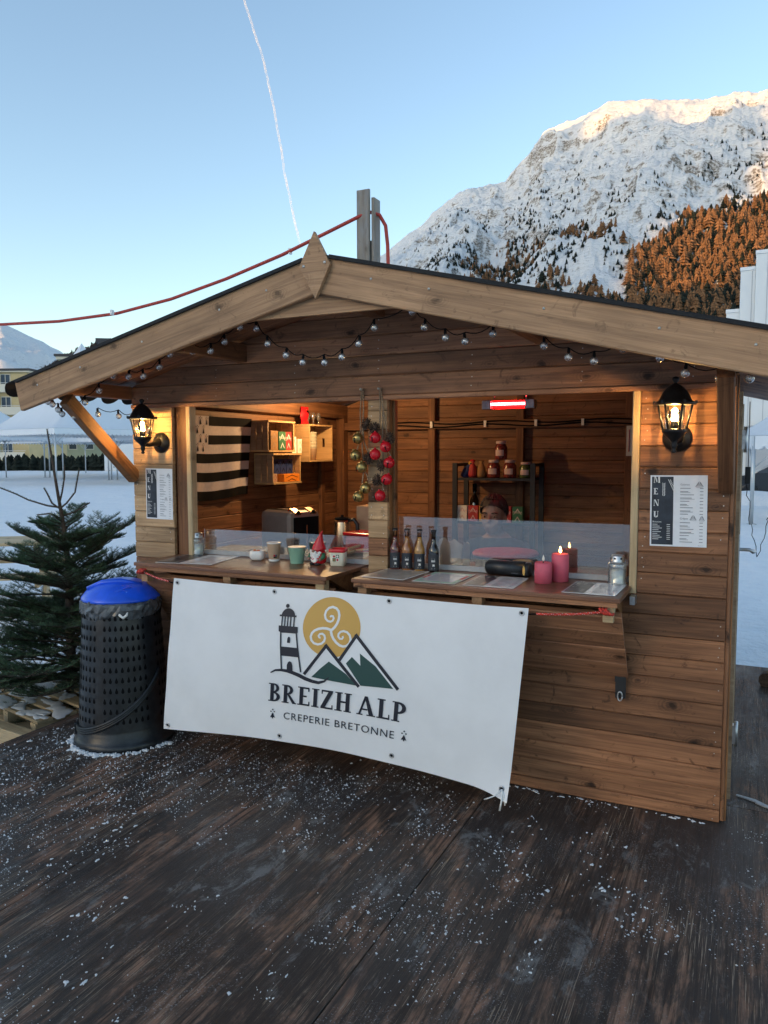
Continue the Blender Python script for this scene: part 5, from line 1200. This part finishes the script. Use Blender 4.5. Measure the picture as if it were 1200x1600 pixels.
for x in (.8, 3.0, 5.2): w = MB().box2((x, -.03, 9.0), (x+1.3, .02, 10.6)).build('window', 'creamw', b); MB().box2((x+.1, -.05, 9.1), (x+1.2, -.03, 10.5)).build('pane', 'winglass', w)
b = thing('garage_row', 'low olive green garage row far behind the tents', 'building', (-200, 158, -.15), R(42)); b.scale = (4,4,3); block(b, 24, 5, 2.4, 'garage'); MB().box2((-.3,-.3,2.42), (24.3,5.3,2.7)).build('roof', 'roofd', b)
for k in range(8): MB().box2((.4+k*2.95, -.06, .05), (2.9+k*2.95, -.0, 2.1)).build('garage_door', 'garage', b)
b = thing('white_building', 'stepped white metal clad building beyond the right eave', 'building', (1.9, 46.8, -.15), R(-2))
for x0, x1, y0, h in ((1.32, 3.3, 0.0, 13.05), (.52, 1.30, .25, 12.22), (-.20, .50, .5, 9.9), (3.32, 12, 0.1, 13.05)):
    m = block(b, 1, 1, 1, 'panelw', 0, 'wing'); m.location = (x0, y0, 0); m.scale = (x1-x0, 8, h); MB().box2((x0-.03, y0-.06, h+.005), (x1-.0, y0+8.05, h+.20)).build('coping', 'white', b)
    if h > 10: 
        for k in range(1, int((x1-x0)/.62)+1): MB().box2((x0+k*.62-.015, y0-.025, .3), (x0+k*.62+.015, y0-.002, h-.05)).build('panel_seam', 'concrete', b)
w = MB().box2((1.2, -.35, 0), (12, -.1, 3.2)).build('base_wall', 'concrete', b)
hv = [conifer(40+k, 4, 7, .42) for k in range(4)]; VV = []; FF = []; o_ = 0; hr = np.random.default_rng(3)
for k in range(150):
    x = -66+hr.uniform(0, 1)*14; y = 47+(x+66)*.45+hr.uniform(-1, 1); sc_ = hr.uniform(1.0, 1.9); V, F = hv[k % 4]; VV.append(V*sc_+np.array([x, y, -.3])); FF.append(F+o_); o_ += len(V)
tag(soup_obj('dark_filler_row', np.concatenate(VV), np.concatenate(FF), 'pine'), 'added row of dark evergreens filling the dark strip behind the left tents', 'hedge')  # added row standing in for unclear dark shapes, hides the ochre wall
# ------------------------------------------------------------------ parked car
M['carpaint'] = plain('black_car_paint', (.010,.011,.013), .15, spec=.6, Coat_Weight=.6)
def car(label, x, y, rz):
    t = thing('parked_car', label, 'car', (x, y, -.12), rz)
    side = [(-2.05,.35),(-2.10,.60),(-2.0,.92),(-1.85,.98),(1.2,.94),(1.95,.80),(2.10,.62),(2.10,.35)]; cab = [(-1.92,.97),(-1.55,1.36),(-1.25,1.46),(-.2,1.47),(.35,1.38),(1.15,.95)]
    MB().prism(side, -.86, .86).build('body', 'carpaint', t)
    m = MB(); vs = [(a, -.80+(.14 if z > 1.2 else 0), z) for a, z in cab]+[(a, .80-(.14 if z > 1.2 else 0), z) for a, z in cab]; n = len(cab); m.addm(vs, [tuple(range(n)), tuple(reversed(range(n, 2*n)))]+[(i, n+i, n+(i+1) % n, (i+1) % n) for i in range(n)]).build('cabin', 'carpaint', t)
    M_ = MB()
    for s in (-1, 1):
        for P in ([(-1.45,1.02),(-1.22,1.36),(-.55,1.38),(-.55,1.02)], [(-.48,1.02),(-.48,1.38),(.02,1.36),(.62,1.02)]): MB().addm([(a, s*(.80-(.14*max(0, (z-.97)/.4)))+s*.006, z) for a, z in P], [tuple(range(4))]).build('side_window', 'winglass', t)
    MB().addm([(.42,-.62,1.35),(.42,.62,1.35),(1.12,.72,.975),(1.12,-.72,.975)], [(0,1,2,3)]).build('windscreen', 'winglass', t).location.z += .012
    for wx in (-1.32, 1.35):
        for s in (-1, 1):
            wh = thing('wheel', None, None, (wx, s*.80, .32)); wh.parent = t; R90 = Euler((R(90),0,0)).to_matrix().to_4x4()
            MB().lathe([(.20,-.09),(.31,-.10),(.32,-.06),(.32,.06),(.31,.10),(.20,.09)], n=24, mat=R90).build('tyre', 'black', wh); MB().lathe([(.02,-.07),(.19,-.08),(.20,.08),(.02,.07)], n=20, mat=R90).build('rim', 'steel', wh)
    for s in (-1, 1): MB().box((2.06, s*.62, .68), (.06,.3,.12), None, .02).build('headlight', 'ceramic', t); MB().box((-2.06, s*.68, .78), (.06,.22,.14), None, .02).build('tail_light', 'red', t)
    return t
car('black car parked beyond the tent on the right', 4.55, 25.6, R(182))
m = MB(); 
def bank(u, v): x = 1.6+u*9; y = 23.0+v*1.8; return (x, y, -.25+.55*math.sin(math.pi*v)*(.7+.5*float(vnoise(np.array(x*.9), np.array(y), 7))))
tag(m.grid(bank, 40, 12).build('snow_bank', 'snow'), 'low ploughed snow bank in front of the black car', 'snow bank')
# ------------------------------------------------------------------ small things on the deck at the right
t = thing('firewood_log', 'rough barked split log lying at the right deck edge', 'log', (3.445, 2.38, 0), R(70)); rn = random.Random(3); P = [(-.24+.06*k, .012*math.sin(k*2), .045) for k in range(9)]
MB().tube(P, [.045+.012*rn.random() for _ in P], 9, False).build('log', 'cone', t); m = MB()
for k in range(60):
    a = rn.uniform(0, 6.28); x = rn.uniform(-.24,.24); m.box((x, .048*math.cos(a), .046+.046*math.sin(a)), (rn.uniform(.02,.06), .012, .012), (a, rn.uniform(-.4,.4), rn.uniform(-.4,.4)))
m.build('bark', 'twine', t)
t = thing('raw_plank_stack', 'pale upright board end at the right edge of the deck', 'board', (3.56, 2.30, 0)); plank('board', .62, .03, .14, 'pale', t, (.0, 0, .31), (0, R(90), R(20)))
t = thing('rubber_scrap', 'flat grey forked scrap lying on the deck beside the stall corner', 'scrap', (3.30, .26, .002), R(-20)); MB().prism([(-.10,.022),(-.02,.026),(.03,.006),(.09,-.004),(.10,-.016),(.03,-.016),(-.01,-.006),(-.08,-.004),(-.085,-.014),(.0,-.022),(.05,-.03),(.02,-.034),(-.06,-.028),(-.10,-.010),(-.02,.006),(-.05,.012),(-.10,.012)][:7]+[(-.01,.004),(-.06,.010),(-.10,.012)], 0, .006, 'z').build('scrap', 'concrete', t)
# ------------------------------------------------------------------ inside the stall
# flag on the left wall
def FLG(u, v, off=0.0):
    y = .43+.665*u-.05*u*v; z = 1.785-.535*v-.012*math.sin(u*5)*v; return (.052+.010*math.sin(u*9+v*2)+.006*math.sin(u*21)*v+off, y, z)
m = MB().grid(lambda u, v: FLG(u, v), 30, 18); flag = m.build('flag', 'flagw'); tag(flag, 'black and white striped flag with ermine canton on the inner left wall', 'flag')
def fquad(u0, u1, v0, v1): return MB().grid(lambda a, b: FLG(u0+(u1-u0)*a, v0+(v1-v0)*b, .0016), 20, 2)
for k in range(5):
    v0 = 2*k/9; fquad(.29 if k < 2 else .0, 1.0, v0, v0+1/9).build('black_stripe', 'flagb', flag)
for r, us in ((0, (.05,.15,.25)), (1, (.10,.20)), (2, (.05,.15,.25)), (3, (.10,.20))):
    for u0 in us:
        v0 = .055+.105*r; m = MB()
        for P in ([(0,-.030),(.014,.045),(.006,.040),(0,.055),(-.006,.040),(-.014,.045)], [(0,-.052),(.006,-.044),(0,-.036),(-.006,-.044)], [(-.016,-.036),(-.010,-.030),(-.016,-.024),(-.022,-.030)], [(.016,-.036),(.022,-.030),(.016,-.024),(.010,-.030)]): m.addm([FLG(u0+a, v0+b, .003) for a, b in P], [tuple(range(len(P)))])
        m.build('ermine_spot', 'flagb', flag)
# crates fixed to the left wall as shelves
def crate(label, y0, y1, z0, z1, depth, slatted):
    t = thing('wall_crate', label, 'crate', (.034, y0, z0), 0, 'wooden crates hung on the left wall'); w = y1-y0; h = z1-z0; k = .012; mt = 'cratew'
    MB().box2((0,0,0), (.008,w,h)).build('back', mt, t); MB().box2((.0085,.0,0), (depth,w,k)).build('bottom', mt, t); MB().box2((.0085,.0,h-k), (depth,w,h)).build('top', mt, t)
    for y in (0, w-k):
        if slatted:
            n = 3
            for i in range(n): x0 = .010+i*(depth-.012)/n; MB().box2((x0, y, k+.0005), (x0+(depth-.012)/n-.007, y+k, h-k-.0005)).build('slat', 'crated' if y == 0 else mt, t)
        else:
            xm = depth*.52; MB().box2((.0085,y,k+.0005), (xm-.012,y+k,h-k-.0005)).box2((xm+.012,y,k+.0005), (depth,y+k,h-k-.0005)).box2((xm-.0118,y,k+.0005), (xm+.0118,y+k,h*.40)).box2((xm-.0118,y,h*.64), (xm+.0118,y+k,h-k-.0005)).build('end_board', mt, t)
    return t
crate('upper left slatted pine crate holding three tea boxes', 1.095, 1.440, 1.555, 1.775, .165, True); crate('lower slatted pine crate holding navy boxes', 1.150, 1.525, 1.325, 1.545, .165, True); crate('largest pine crate with hand slots holding paper cups', 1.640, 2.000, 1.480, 1.765, .165, False)
def carton(name, label, c, d, mat, rz=0.0, txt=None, group=None, face='x', tm='ceramic'):
    t = thing(name, label, 'box', (c[0], c[1], c[2]), rz, group); MB().box2((-d[0]/2,-d[1]/2,0), (d[0]/2,d[1]/2,d[2]), .001).build('carton', mat, t); m = MB()
    if txt:
        v, f = text_mesh(txt, d[1 if face == 'x' else 0]*.30, 'CENTER')
        m.addm([(d[0]/2+.0008, a, d[2]*.60+b) if face == 'x' else (a, -d[1]/2-.0008, d[2]*.60+b) for a, b, c_ in v], f); m.build('printed_name', tm, t)
    w_ = d[1 if face == 'x' else 0]; m = MB(); P = [(-.42,.52),(0,.90),(.42,.52),(.36,.52),(0,.80),(-.36,.52)]; Q = [(-.3,.10),(0,.42),(.3,.10),(.22,.10),(0,.32),(-.22,.10)]
    for S in (P, Q):
        for q in ((0,1,4,5), (1,2,3,4)): m.addm([(d[0]/2+.0007, S[i][0]*w_, S[i][1]*d[2]) if face == 'x' else (S[i][0]*w_, -d[1]/2-.0007, S[i][1]*d[2]) for i in q], [(0,1,2,3)])
    m.build('printed_pattern', tm, t); return t
carton('tea_box', 'brown tea box in the upper crate', (.172,1.160,1.568), (.06,.090,.135), 'brownbox', 0, 'PUKKA', tm='crated'); carton('tea_box', 'dark green tea box in the upper crate', (.172,1.262,1.568), (.06,.090,.130), 'greenbox', 0, 'PUKKA'); carton('tea_box', 'red tea box in the upper crate', (.165,1.355,1.568), (.06,.075,.130), 'redbox', 0, 'PUKKA')
carton('juice_carton', 'pale juice carton with green fruit standing on the lower crate', (.145,1.470,1.546), (.05,.055,.120), 'whitebox', 0, None, tm='greenbox'); carton('juice_carton', 'pale juice carton with orange fruit standing on the lower crate', (.160,1.540-.013,1.546), (.05,.050,.105), 'whitebox', 0, None, tm='orangebox')
for k, lb in enumerate(('left navy box in the lower crate', 'middle navy box in the lower crate', 'right navy box in the lower crate')): carton('navy_box', lb, (.11,1.275+k*.085,1.339+.058), (.07,.078,.105), 'bluebox', 0, None, 'navy boxes in the lower crate', tm='flagb')
carton('orange_box', 'orange box at the bottom of the lower crate', (.150,1.395,1.339), (.09,.210,.055), 'orangebox', 0, None, tm='flagb'); carton('beige_box', 'small beige box at the left of the lower crate', (.150,1.205,1.339), (.05,.050,.060), 'kraft', 0, None, tm='redbox')
t = thing('cup_stack', 'stack of brown and beige paper cups in the largest crate', 'cups', (.120,1.810,1.493)); MB().lathe([(.030,0),(.038,.085),(.040,.088)], n=24).build('cup', 'kraft', t)
for k in range(5): MB().lathe([(.037,.086+k*.026),(.040,.110+k*.026),(.041,.112+k*.026),(.036,.112+k*.026)], n=24).build('cup', 'cream_cer', t)
t = thing('lid_stack', 'narrow sleeve of white lids beside the cups in the crate', 'lids', (.120,1.725,1.493)); MB().lathe([(.022,0),(.022,.125),(.018,.130)], n=20, flute=.02, nfl=10).build('sleeve', 'whitebox', t)
t = thing('snack_bag', 'red foil snack bag on top of the largest crate', 'bag', (.115,1.715,1.766))
MB().grid(lambda u, v: (.028*math.sin(math.pi*v)*math.sin(math.pi*u)+.004*math.sin(9*v+4*u), -.058+.116*u*(1-.10*math.sin(math.pi*v)), .135*v), 14, 14).grid(lambda u, v: (-.028*math.sin(math.pi*v)*math.sin(math.pi*u)-.001, -.058+.116*u*(1-.10*math.sin(math.pi*v)), .135*v), 14, 14).build('foil', 'redgloss', t); MB().lathe([(.0001,.0),(.020,.0)], n=16, mat=Matrix.Translation((.027,.0,.085)) @ Euler((0,R(90),0)).to_matrix().to_4x4()).build('printed_emblem', 'cream_cer', t)
t = thing('drinking_glasses', 'cluster of small stemmed glasses beside the red bag', 'glasses', (.115,1.88,1.766))
for k in range(5): MB().lathe([(.014,0),(.003,.003),(.0025,.035),(.014,.050),(.016,.075),(.013,.095)], c=(.02*(k % 2)-.02, -.08+k*.040, 0), n=14).build('glass', 'bulbglass', t)
# worktop inside, kitchen things on it
t = thing('worktop', 'long inner worktop behind the serving hatches', 'worktop', (1.45, .62, 0)); MB().box2((-1.30,-.36,.845), (1.26,.46,.875)).build('top', 'beam', t)
for x in (-1.25, -.05, 1.2):
    for y in (-.32, .42): MB().box2((x-.025,y-.025,.013), (x+.025,y+.025,.8445)).build('leg', 'beam', t)
WZ = .876
M['toast'] = plain('grey_toaster', (.24,.205,.185), .38, metal=.25, n=.06); M['copper'] = plain('warm_steel', (.58,.40,.26), .25, metal=.95)
t = thing('toaster', 'large grey metal toaster with dark end panel behind the left hatch', 'toaster', (.565, .78, WZ), R(-16))
MB().box((0,0,.160), (.30,.26,.300), None, .035).build('body', 'toast', t); MB().box((.1515,0,.150), (.006,.21,.24), None, .002).build('end_panel', 'flagb', t)
for y in (-.065, .065):
    MB().box((-.02,y,.3115), (.20,.030,.005)).build('slot', 'flagb', t); MB().box((.115,y,.300), (.07,.06,.030), (0,R(24),0), .006).build('control_face', 'copper', t); MB().tube([(.145,y,.298), (.153,y,.303)], .013, 12).build('knob', 'flagb', t)
MB().box((.156,0,.13), (.004,.008,.18)).build('trim_strip', 'copper', t); MB().box((0,0,.004), (.26,.22,.008)).build('base', 'flagb', t)
t = thing('kettle', 'brushed steel electric kettle with black handle', 'kettle', (.88, .90, WZ)); MB().lathe([(.062,.0),(.064,.02),(.062,.12),(.054,.23),(.050,.245)], n=28).build('jug', 'copper', t); MB().lathe([(.050,.246),(.046,.258),(.010,.264),(.010,.276),(.002,.278)], n=24).build('lid', 'flagb', t)
MB().tube([(.045,0,.245), (.085,0,.250), (.108,0,.22), (.110,0,.15), (.095,0,.08), (.062,0,.06)], [.012,.013,.013,.012,.011,.010], 10).build('handle', 'black', t); MB().lathe([(.075,-.0005+.0006),(.075,.012),(.066,.0125)], n=28).build('base', 'black', t).location.z = -.0
t = thing('red_tin', 'dark red rounded tin behind the middle post', 'tin', (1.10, .80, WZ), R(-10)); MB().box((0,0,.085), (.22,.17,.17), None, .03).build('tin', 'redbox', t); MB().box((0,0,.178), (.23,.18,.016), None, .006).build('lid', 'redgloss', t)
t = thing('cardboard_box', 'brown cardboard box behind the red tin', 'box', (1.05, 1.06, WZ)); MB().box((0,0,.165), (.22,.16,.33), None, .004).build('carton', 'kraft', t)
t = thing('paper_tray', 'pile of papers and wooden spreaders beside the middle post', 'papers', (1.25, .36, WZ), R(-24)); rn = random.Random(12)
for k in range(5): MB().box((rn.uniform(-.02,.02), rn.uniform(-.02,.02), .04+.022*k), (.27,.19,.004), (rn.uniform(-.10,.10), rn.uniform(-.12,.12), rn.uniform(-.5,.5))).build('sheet', 'whitebox' if k % 2 else 'kraft', t)
for a, b in (((-.12,-.10,.10),(.10,-.04,.17)), ((-.10,-.13,.08),(.13,-.10,.15))): MB().tube([a, b], .008, 8).build('spreader', 'cratew', t)
MB().box((0,0,.015), (.30,.22,.03)).build('tray', 'black', t)
t = thing('black_tumbler', 'black tumbler standing behind the left glass guard', 'tumbler', (.93, .50, WZ)); MB().lathe([(.035,0),(.045,.17),(.043,.172),(.034,.01)], n=20).build('tumbler', 'black', t)
t = thing('crepe_maker', 'round crepe hotplate with pinkish red lid behind the right glass', 'crepe maker', (1.985, .80, WZ))
MB().lathe([(.16,0),(.17,.01),(.17,.075),(.185,.082),(.185,.095)], n=40).build('base', 'blackm', t); M['pinklid'] = plain('pinkish_red_lid', (.55,.07,.09), .5, n=.15, nscale=30); MB().lathe([(.186,.0955),(.188,.104),(.175,.116),(.10,.124),(.001,.126)], n=40).build('lid', 'pinklid', t)
t = thing('paper_bag', 'small kraft paper bag standing behind the bottles', 'bag', (1.905, .175, .875), R(-14)); MB().grid(lambda u, v: (-.07+.14*u+.006*math.sin(v*7), -.035+.014*math.sin(6*u), .24*v+.012*math.sin(u*11)*v), 10, 10).grid(lambda u, v: (-.07+.14*u+.006*math.sin(v*7), .035-.014*math.sin(6*u+1), .22*v+.012*math.sin(u*9)*v), 10, 10).addm([(-.07,-.035,0),(-.07,.035,0),(-.064,.03,.22),(-.064,-.03,.24)], [(0,1,2,3)]).addm([(.07,-.035,0),(.07,.035,0),(.074,.03,.22),(.074,-.03,.24)], [(0,1,2,3)]).build('bag', 'kraft', t)
t = thing('twine_coil', 'small round coil of straw coloured twine behind the speaker', 'coil', (2.245, .205, .9))
for k in range(4): MB().tube([((.05-.002*k)*math.cos(R(q)), (.05-.002*k)*math.sin(R(q)), .082+.013*k) for q in range(0, 361, 20)], .0075, 8).build('loop', 'pale', t)
MB().lathe([(.042,-.023),(.042,.078),(.001,.079)], n=20).build('core', 'kraft', t)
# shelf rack against the back wall with jars and tea boxes
rk = thing('shelf_rack', 'black metal shelf rack against the back wall', 'rack', (1.50, 2.24, .013)); 
for x in (-.30, .30):
    for y in (-.13, .13): MB().box2((x-.018,y-.012,0), (x+.018,y+.012,1.455)).build('upright', 'rackm', rk)
    MB().box2((x-.016,-.1175,1.43), (x+.016,.1175,1.452)).build('top_bar', 'rackm', rk)
for z in (.35, .68, .995, 1.325): MB().box2((-.2815,-.13,z), (.2815,.13,z+.018)).build('shelf', 'rackm', rk)
M['jam'] = plain('red_sweets_jar', (.20,.035,.03), .25, n=.8, nscale=60, spec=.7); M['greens'] = plain('green_pickle_jar', (.07,.10,.03), .25, n=.7, nscale=50, spec=.7); M['pinkcap'] = plain('pale_pink_cap', (.58,.44,.42), .5)
def jar(label, x, z, mat, h=.125, r=.048):
    t = thing('sweet_jar', label, 'jar', (1.50+x, 2.19, z), 0, 'jars on the shelf rack'); MB().lathe([(r*.92,0),(r,.01),(r*1.02,h*.5),(r,h*.72),(r*.72,h*.88),(r*.70,h*.9)], n=24).build('filled_glass', mat, t); MB().lathe([(r*.80,h*.905),(r*.82,h*.91),(r*.82,h*1.06),(r*.70,h*1.08)], n=24).build('cap', 'pinkcap', t)
    def fn(u, v): a = R(-130+80*u); return ((r*1.03+.001)*math.cos(a), (r*1.03+.001)*math.sin(a), h*.22+h*.34*v)
    MB().grid(fn, 8, 1).build('paper_label', 'pinkcap', t)
SZ = .013+1.344
jar('jar of red sweets, left of the two on the upper shelf', -.02, SZ, 'jam'); jar('jar of red sweets, right of the two on the upper shelf', .105, SZ, 'jam'); jar('jar of green pickles at the right end of the upper shelf', .225, SZ, 'greens', .110, .046); jar('jar of red sweets stacked on top of the others', .035, SZ+.136, 'jam', .13, .046)
for k, (dx, mt, lb) in enumerate(((-.255,'bluebox','leaning blue bag with yellow top on the upper shelf'), (-.185,'redbox','clear sachet with red ribbon on the upper shelf'), (-.115,'brownbox','clear sachet of brown sweets on the upper shelf'))):
    t = thing('sweet_bag', lb, 'bag', (1.50+dx, 2.18, SZ+.001), R(15*k)); MB().lathe([(.026,0),(.032,.02),(.030,.07),(.018,.10),(.010,.105),(.020,.125)], n=14, flute=.08, nfl=5).build('sachet', mt, t, (0,0,0), (0, R(28) if k == 0 else 0, 0))
    if k == 0: MB().ball((.055,0,.108), .018, 10, 8).build('tip', 'yellowbox', t)
    if k == 1: MB().ball((0,0,.128), (.022,.016,.010), 10, 6).build('ribbon', 'redgloss', t)
for k, (mt, lb) in enumerate((('whitebox','pale tea box'), ('redbox','left red tea box'), ('yellowbox','yellow tea box'), ('greenbox','green tea box'), ('redbox','right red tea box'), ('greenbox','dark green tea box at the right end'))): carton('tea_box', lb+' in the row on the lower shelf', (1.50-.245+k*.086, 2.15, .013+1.0145), (.076,.06,.118), mt, 0, 'PUKKA', 'tea boxes on the shelf rack', 'y', 'pinkcap')
t = thing('wine_bottle', 'dark wine bottle behind the person on the rack', 'bottle', (1.305, 2.26, .013+1.0145)); MB().lathe([(.034,0),(.036,.01),(.036,.15),(.014,.20),(.013,.26),(.015,.262),(.015,.275)], n=20).build('glass', 'liq4', t); MB().lathe([(.0155,.215),(.016,.276),(.002,.278)], n=16).build('foil', 'flagb', t)
t = thing('thermometer', 'pale thermometer strip on the right inner wall stud', 'thermometer', (2.43, D-.077, 1.52)); MB().box2((-.02,-.006,0), (.02,0,.22)).build('plate', 'cream_cer', t); MB().tube([(0,-.008,.03), (0,-.008,.19)], .003, 6).build('tube', 'redgloss', t)
# cables along the rail
rn = random.Random(31)
t = thing('wall_cables', 'two black cables clipped along the back wall rail', 'cable', (0, D-.09, 1.77))
for k in (0, 1): MB().tube([(.5+.1*i, -.004, .012-.024*k+.010*math.sin(i*.8+k)) for i in range(25)], .006, 6).build('cable', 'flagb', t)
m = MB()
for x in (.9,1.35,1.75,2.1,2.5): m.box((x, -.008, 0), (.02,.012,.05))
m.build('clip', 'white', t)
# infrared heater
M['heat'] = emit('glowing_heater_tube', (1, .045, .05), 55); M['heatgrid'] = plain('heater_grid', (.45,.05,.05), .3, metal=.6)
t = thing('infrared_heater', 'glowing red infrared heater hanging under the roof inside the hut', 'heater', (1.88, 1.20, 1.835), R(2))
MB().box2((-.16,.004,-.022), (.16,.05,.030), .004).build('housing', 'steel', t)
for x0, x1 in ((-.162,-.105), (.105,.162)): MB().box2((x0,-.035,-.024), (x1,.0035,.032), .004).build('end_cap', 'steel', t)
MB().tube([(-.102,-.012,.008), (.102,-.012,.008)], .007, 10).build('tube', M['heat'], t)
MB().addm([(-.104,.0036,-.022), (.104,.0036,-.022), (.104,.0036,.03), (-.104,.0036,.03)], [(0,1,2,3)]).build('reflector', M['heatgrid'], t)
m = MB()
for k in range(22): m.tube([(-.100+k*.0095,-.033,-.022), (-.100+k*.0095,-.033,.030)], .0011, 4)
m.build('guard_grid', 'heatgrid', t); MB().tube([(-.1,.03,.03), (-.1,.03,.28)], .006, 6).tube([(.1,.03,.03), (.1,.03,.28)], .006, 6).build('hanger', 'steel', t)
# warm lamp under the roof at the left
M['lampw'] = emit('warm_lamp', (1, .62, .26), 10)
t = thing('pendant_lamp', 'warm lamp under the hut roof above the crates', 'lamp', (.50, 1.42, 1.93)); MB().lathe([(.004,.12),(.012,.085),(.030,.06),(.045,.03),(.048,.025)], n=20).build('shade', 'blackm', t); MB().ball((0,0,.015), .024, 12, 8).build('bulb', M['lampw'], t); MB().tube([(0,0,.12), (0,0,.14)], .003, 6).build('flex', 'flagb', t)
ld = bpy.data.lights.new('pendant_bulb', 'POINT'); ld.energy = PEND_W if 'PEND_W' in globals() else 11.0; ld.color = (1, .60, .26); ld.shadow_soft_size = .025
lo = bpy.data.objects.new('lamp_light', ld); COL.objects.link(lo); lo.parent = t; lo.location = (0, 0, -.022)
# ------------------------------------------------------------------ the person behind the glass
pm = MB(); H0 = Vector((1.775, 1.24, 1.145))
def cap(a, b, ra, rb, n=10):
    a, b = Vector(a), Vector(b)
    for i in range(n+1): q = i/n; pm.ball(a.lerp(b, q), ra+(rb-ra)*q, 14, 10)
pm.ball(H0+Vector((0,.012,.028)), (.074,.092,.098), 20, 14); pm.ball(H0+Vector((0,-.024,-.045)), (.054,.062,.068), 16, 12); pm.ball(H0+Vector((0,-.055,-.088)), (.024,.022,.020), 12, 8)   # skull, jaw, chin
pm.ball(H0+Vector((0,-.094,-.022)), (.013,.018,.013), 10, 8); cap(H0+Vector((0,-.082,.014)), H0+Vector((0,-.096,-.018)), .009, .012, 5)                                                    # nose
for s in (-1, 1): pm.ball(H0+Vector((s*.032,-.070,.024)), (.022,.014,.010), 10, 8); pm.ball(H0+Vector((s*.036,-.062,-.030)), (.022,.020,.022), 10, 8); pm.ball(H0+Vector((s*.075,.016,-.012)), (.010,.018,.030), 10, 8)
pm.ball(H0+Vector((0,-.082,-.054)), (.024,.012,.007), 12, 8); pm.ball(H0+Vector((0,-.080,-.066)), (.020,.012,.008), 12, 8)
cap(H0+Vector((0,.03,-.06)), H0+Vector((0,.055,-.15)), .050, .056, 6)
cap(H0+Vector((0,.075,-.21)), H0+Vector((0,.12,-.62)), .120, .130, 8)
for s in (-1, 1):
    cap(H0+Vector((0,.065,-.18)), H0+Vector((s*.165,.075,-.215)), .070, .062, 6); cap(H0+Vector((s*.170,.075,-.22)), H0+Vector((s*.215,.02,-.45)), .056, .046, 8); cap(H0+Vector((s*.215,.02,-.45)), H0+Vector((s*.105,-.20,-.40)), .044, .032, 8)
    w = H0+Vector((s*.100,-.215,-.40)); pm.ball(w+Vector((-s*.008,-.035,-.004)), (.036,.042,.016), 12, 8)
    for k in range(4): b0 = w+Vector((-s*.008+s*.024-s*.016*k,-.065,-.004)); cap(b0, b0+Vector((0,-.032,-.010)), .0085, .008, 3); cap(b0+Vector((0,-.032,-.010)), b0+Vector((0,-.050,-.028)), .008, .007, 3)
    cap(w+Vector((-s*.038,-.020,0)), w+Vector((-s*.060,-.055,-.012)), .010, .008, 4)
    cap(H0+Vector((s*.08,.12,-.64)), H0+Vector((s*.10,-.22,-.68)), .085, .062, 8); cap(H0+Vector((s*.10,-.22,-.68)), H0+Vector((s*.10,-.18,-1.05)), .058, .042, 8); pm.ball(H0+Vector((s*.10,-.23,-1.08)), (.045,.11,.040), 12, 8)
tmp = pm.build('tmp', 'skin'); rm = tmp.modifiers.new('r', 'REMESH'); rm.mode = 'VOXEL'; rm.voxel_size = .0085; rm.use_smooth_shade = True; sm = tmp.modifiers.new('s', 'SMOOTH'); sm.iterations = 5; sm.factor = .5
dg = bpy.context.evaluated_depsgraph_get(); dg.update(); me = bpy.data.meshes.new_from_object(tmp.evaluated_get(dg)); bpy.data.objects.remove(tmp)
me.transform(Matrix.Translation(-Vector((1.775, 1.34, .013)))); me.materials.clear()
for k in ('skin', 'jacket'): me.materials.append(M[k])
for p in me.polygons:
    c = p.center+Vector((1.775, 1.34, .013)); hand = c.y < H0.y-.205 and -.47 < c.z-H0.z < -.33; p.material_index = 0 if (c.z > H0.z-.135 or hand) else 1; p.use_smooth = True
per = thing('person', 'person in dark jacket with tied auburn hair bending behind the glass guard', 'person', (1.775, 1.34, .013)); PO = Vector((1.775, 1.34, .013)); link('body', me, None, per)
m = MB(); q = H0-PO
def hair(u, v):
    a = 2*math.pi*u; th = v*1.72; r = 1+.03*math.sin(22*a)+.02*math.sin(9*a+4*v); fr_ = -math.sin(a); lim = 1-.34*max(0, fr_)*v; th *= lim
    return tuple(q+Vector((0,.014,.030))+Vector((.083*r*math.sin(th)*math.cos(a), .101*r*math.sin(th)*math.sin(a), .107*r*math.cos(th))))
m.grid(hair, 48, 16); m.ball(q+Vector((.01,.115,.07)), (.045,.045,.045), 14, 10); rh = random.Random(17)
for k in range(150):
    a = rh.uniform(0, 2*math.pi); side = -math.sin(a); vmax = (.50 if side > .55 else 1.0)*rh.uniform(.85, 1.12); P = []
    for i in range(7): 
        p_ = Vector(hair(a/(2*math.pi)+.012*math.sin(i*1.3+k), vmax*(i/6)))-(q+Vector((0,.014,.030))); P.append(q+Vector((0,.014,.030))+p_*(1.015+.03*rh.random()))
    m.tube(P, [.003,.004,.0045,.0045,.004,.003,.0012], 5, True, False)
m.build('hair', 'hair', per)
for s in (-1, 1): MB().ball(q+Vector((s*.031,-.0745,.006)), (.011,.007,.005), 12, 8).build('eye', 'kraft', per); MB().ball(q+Vector((s*.031,-.081,.005)), (.005,.003,.005), 8, 6).build('iris', 'flagb', per); MB().tube([tuple(q+Vector((s*.014,-.086,.026))), tuple(q+Vector((s*.032,-.086,.031))), tuple(q+Vector((s*.048,-.076,.026)))], .004, 6).build('eyebrow', 'hair', per)
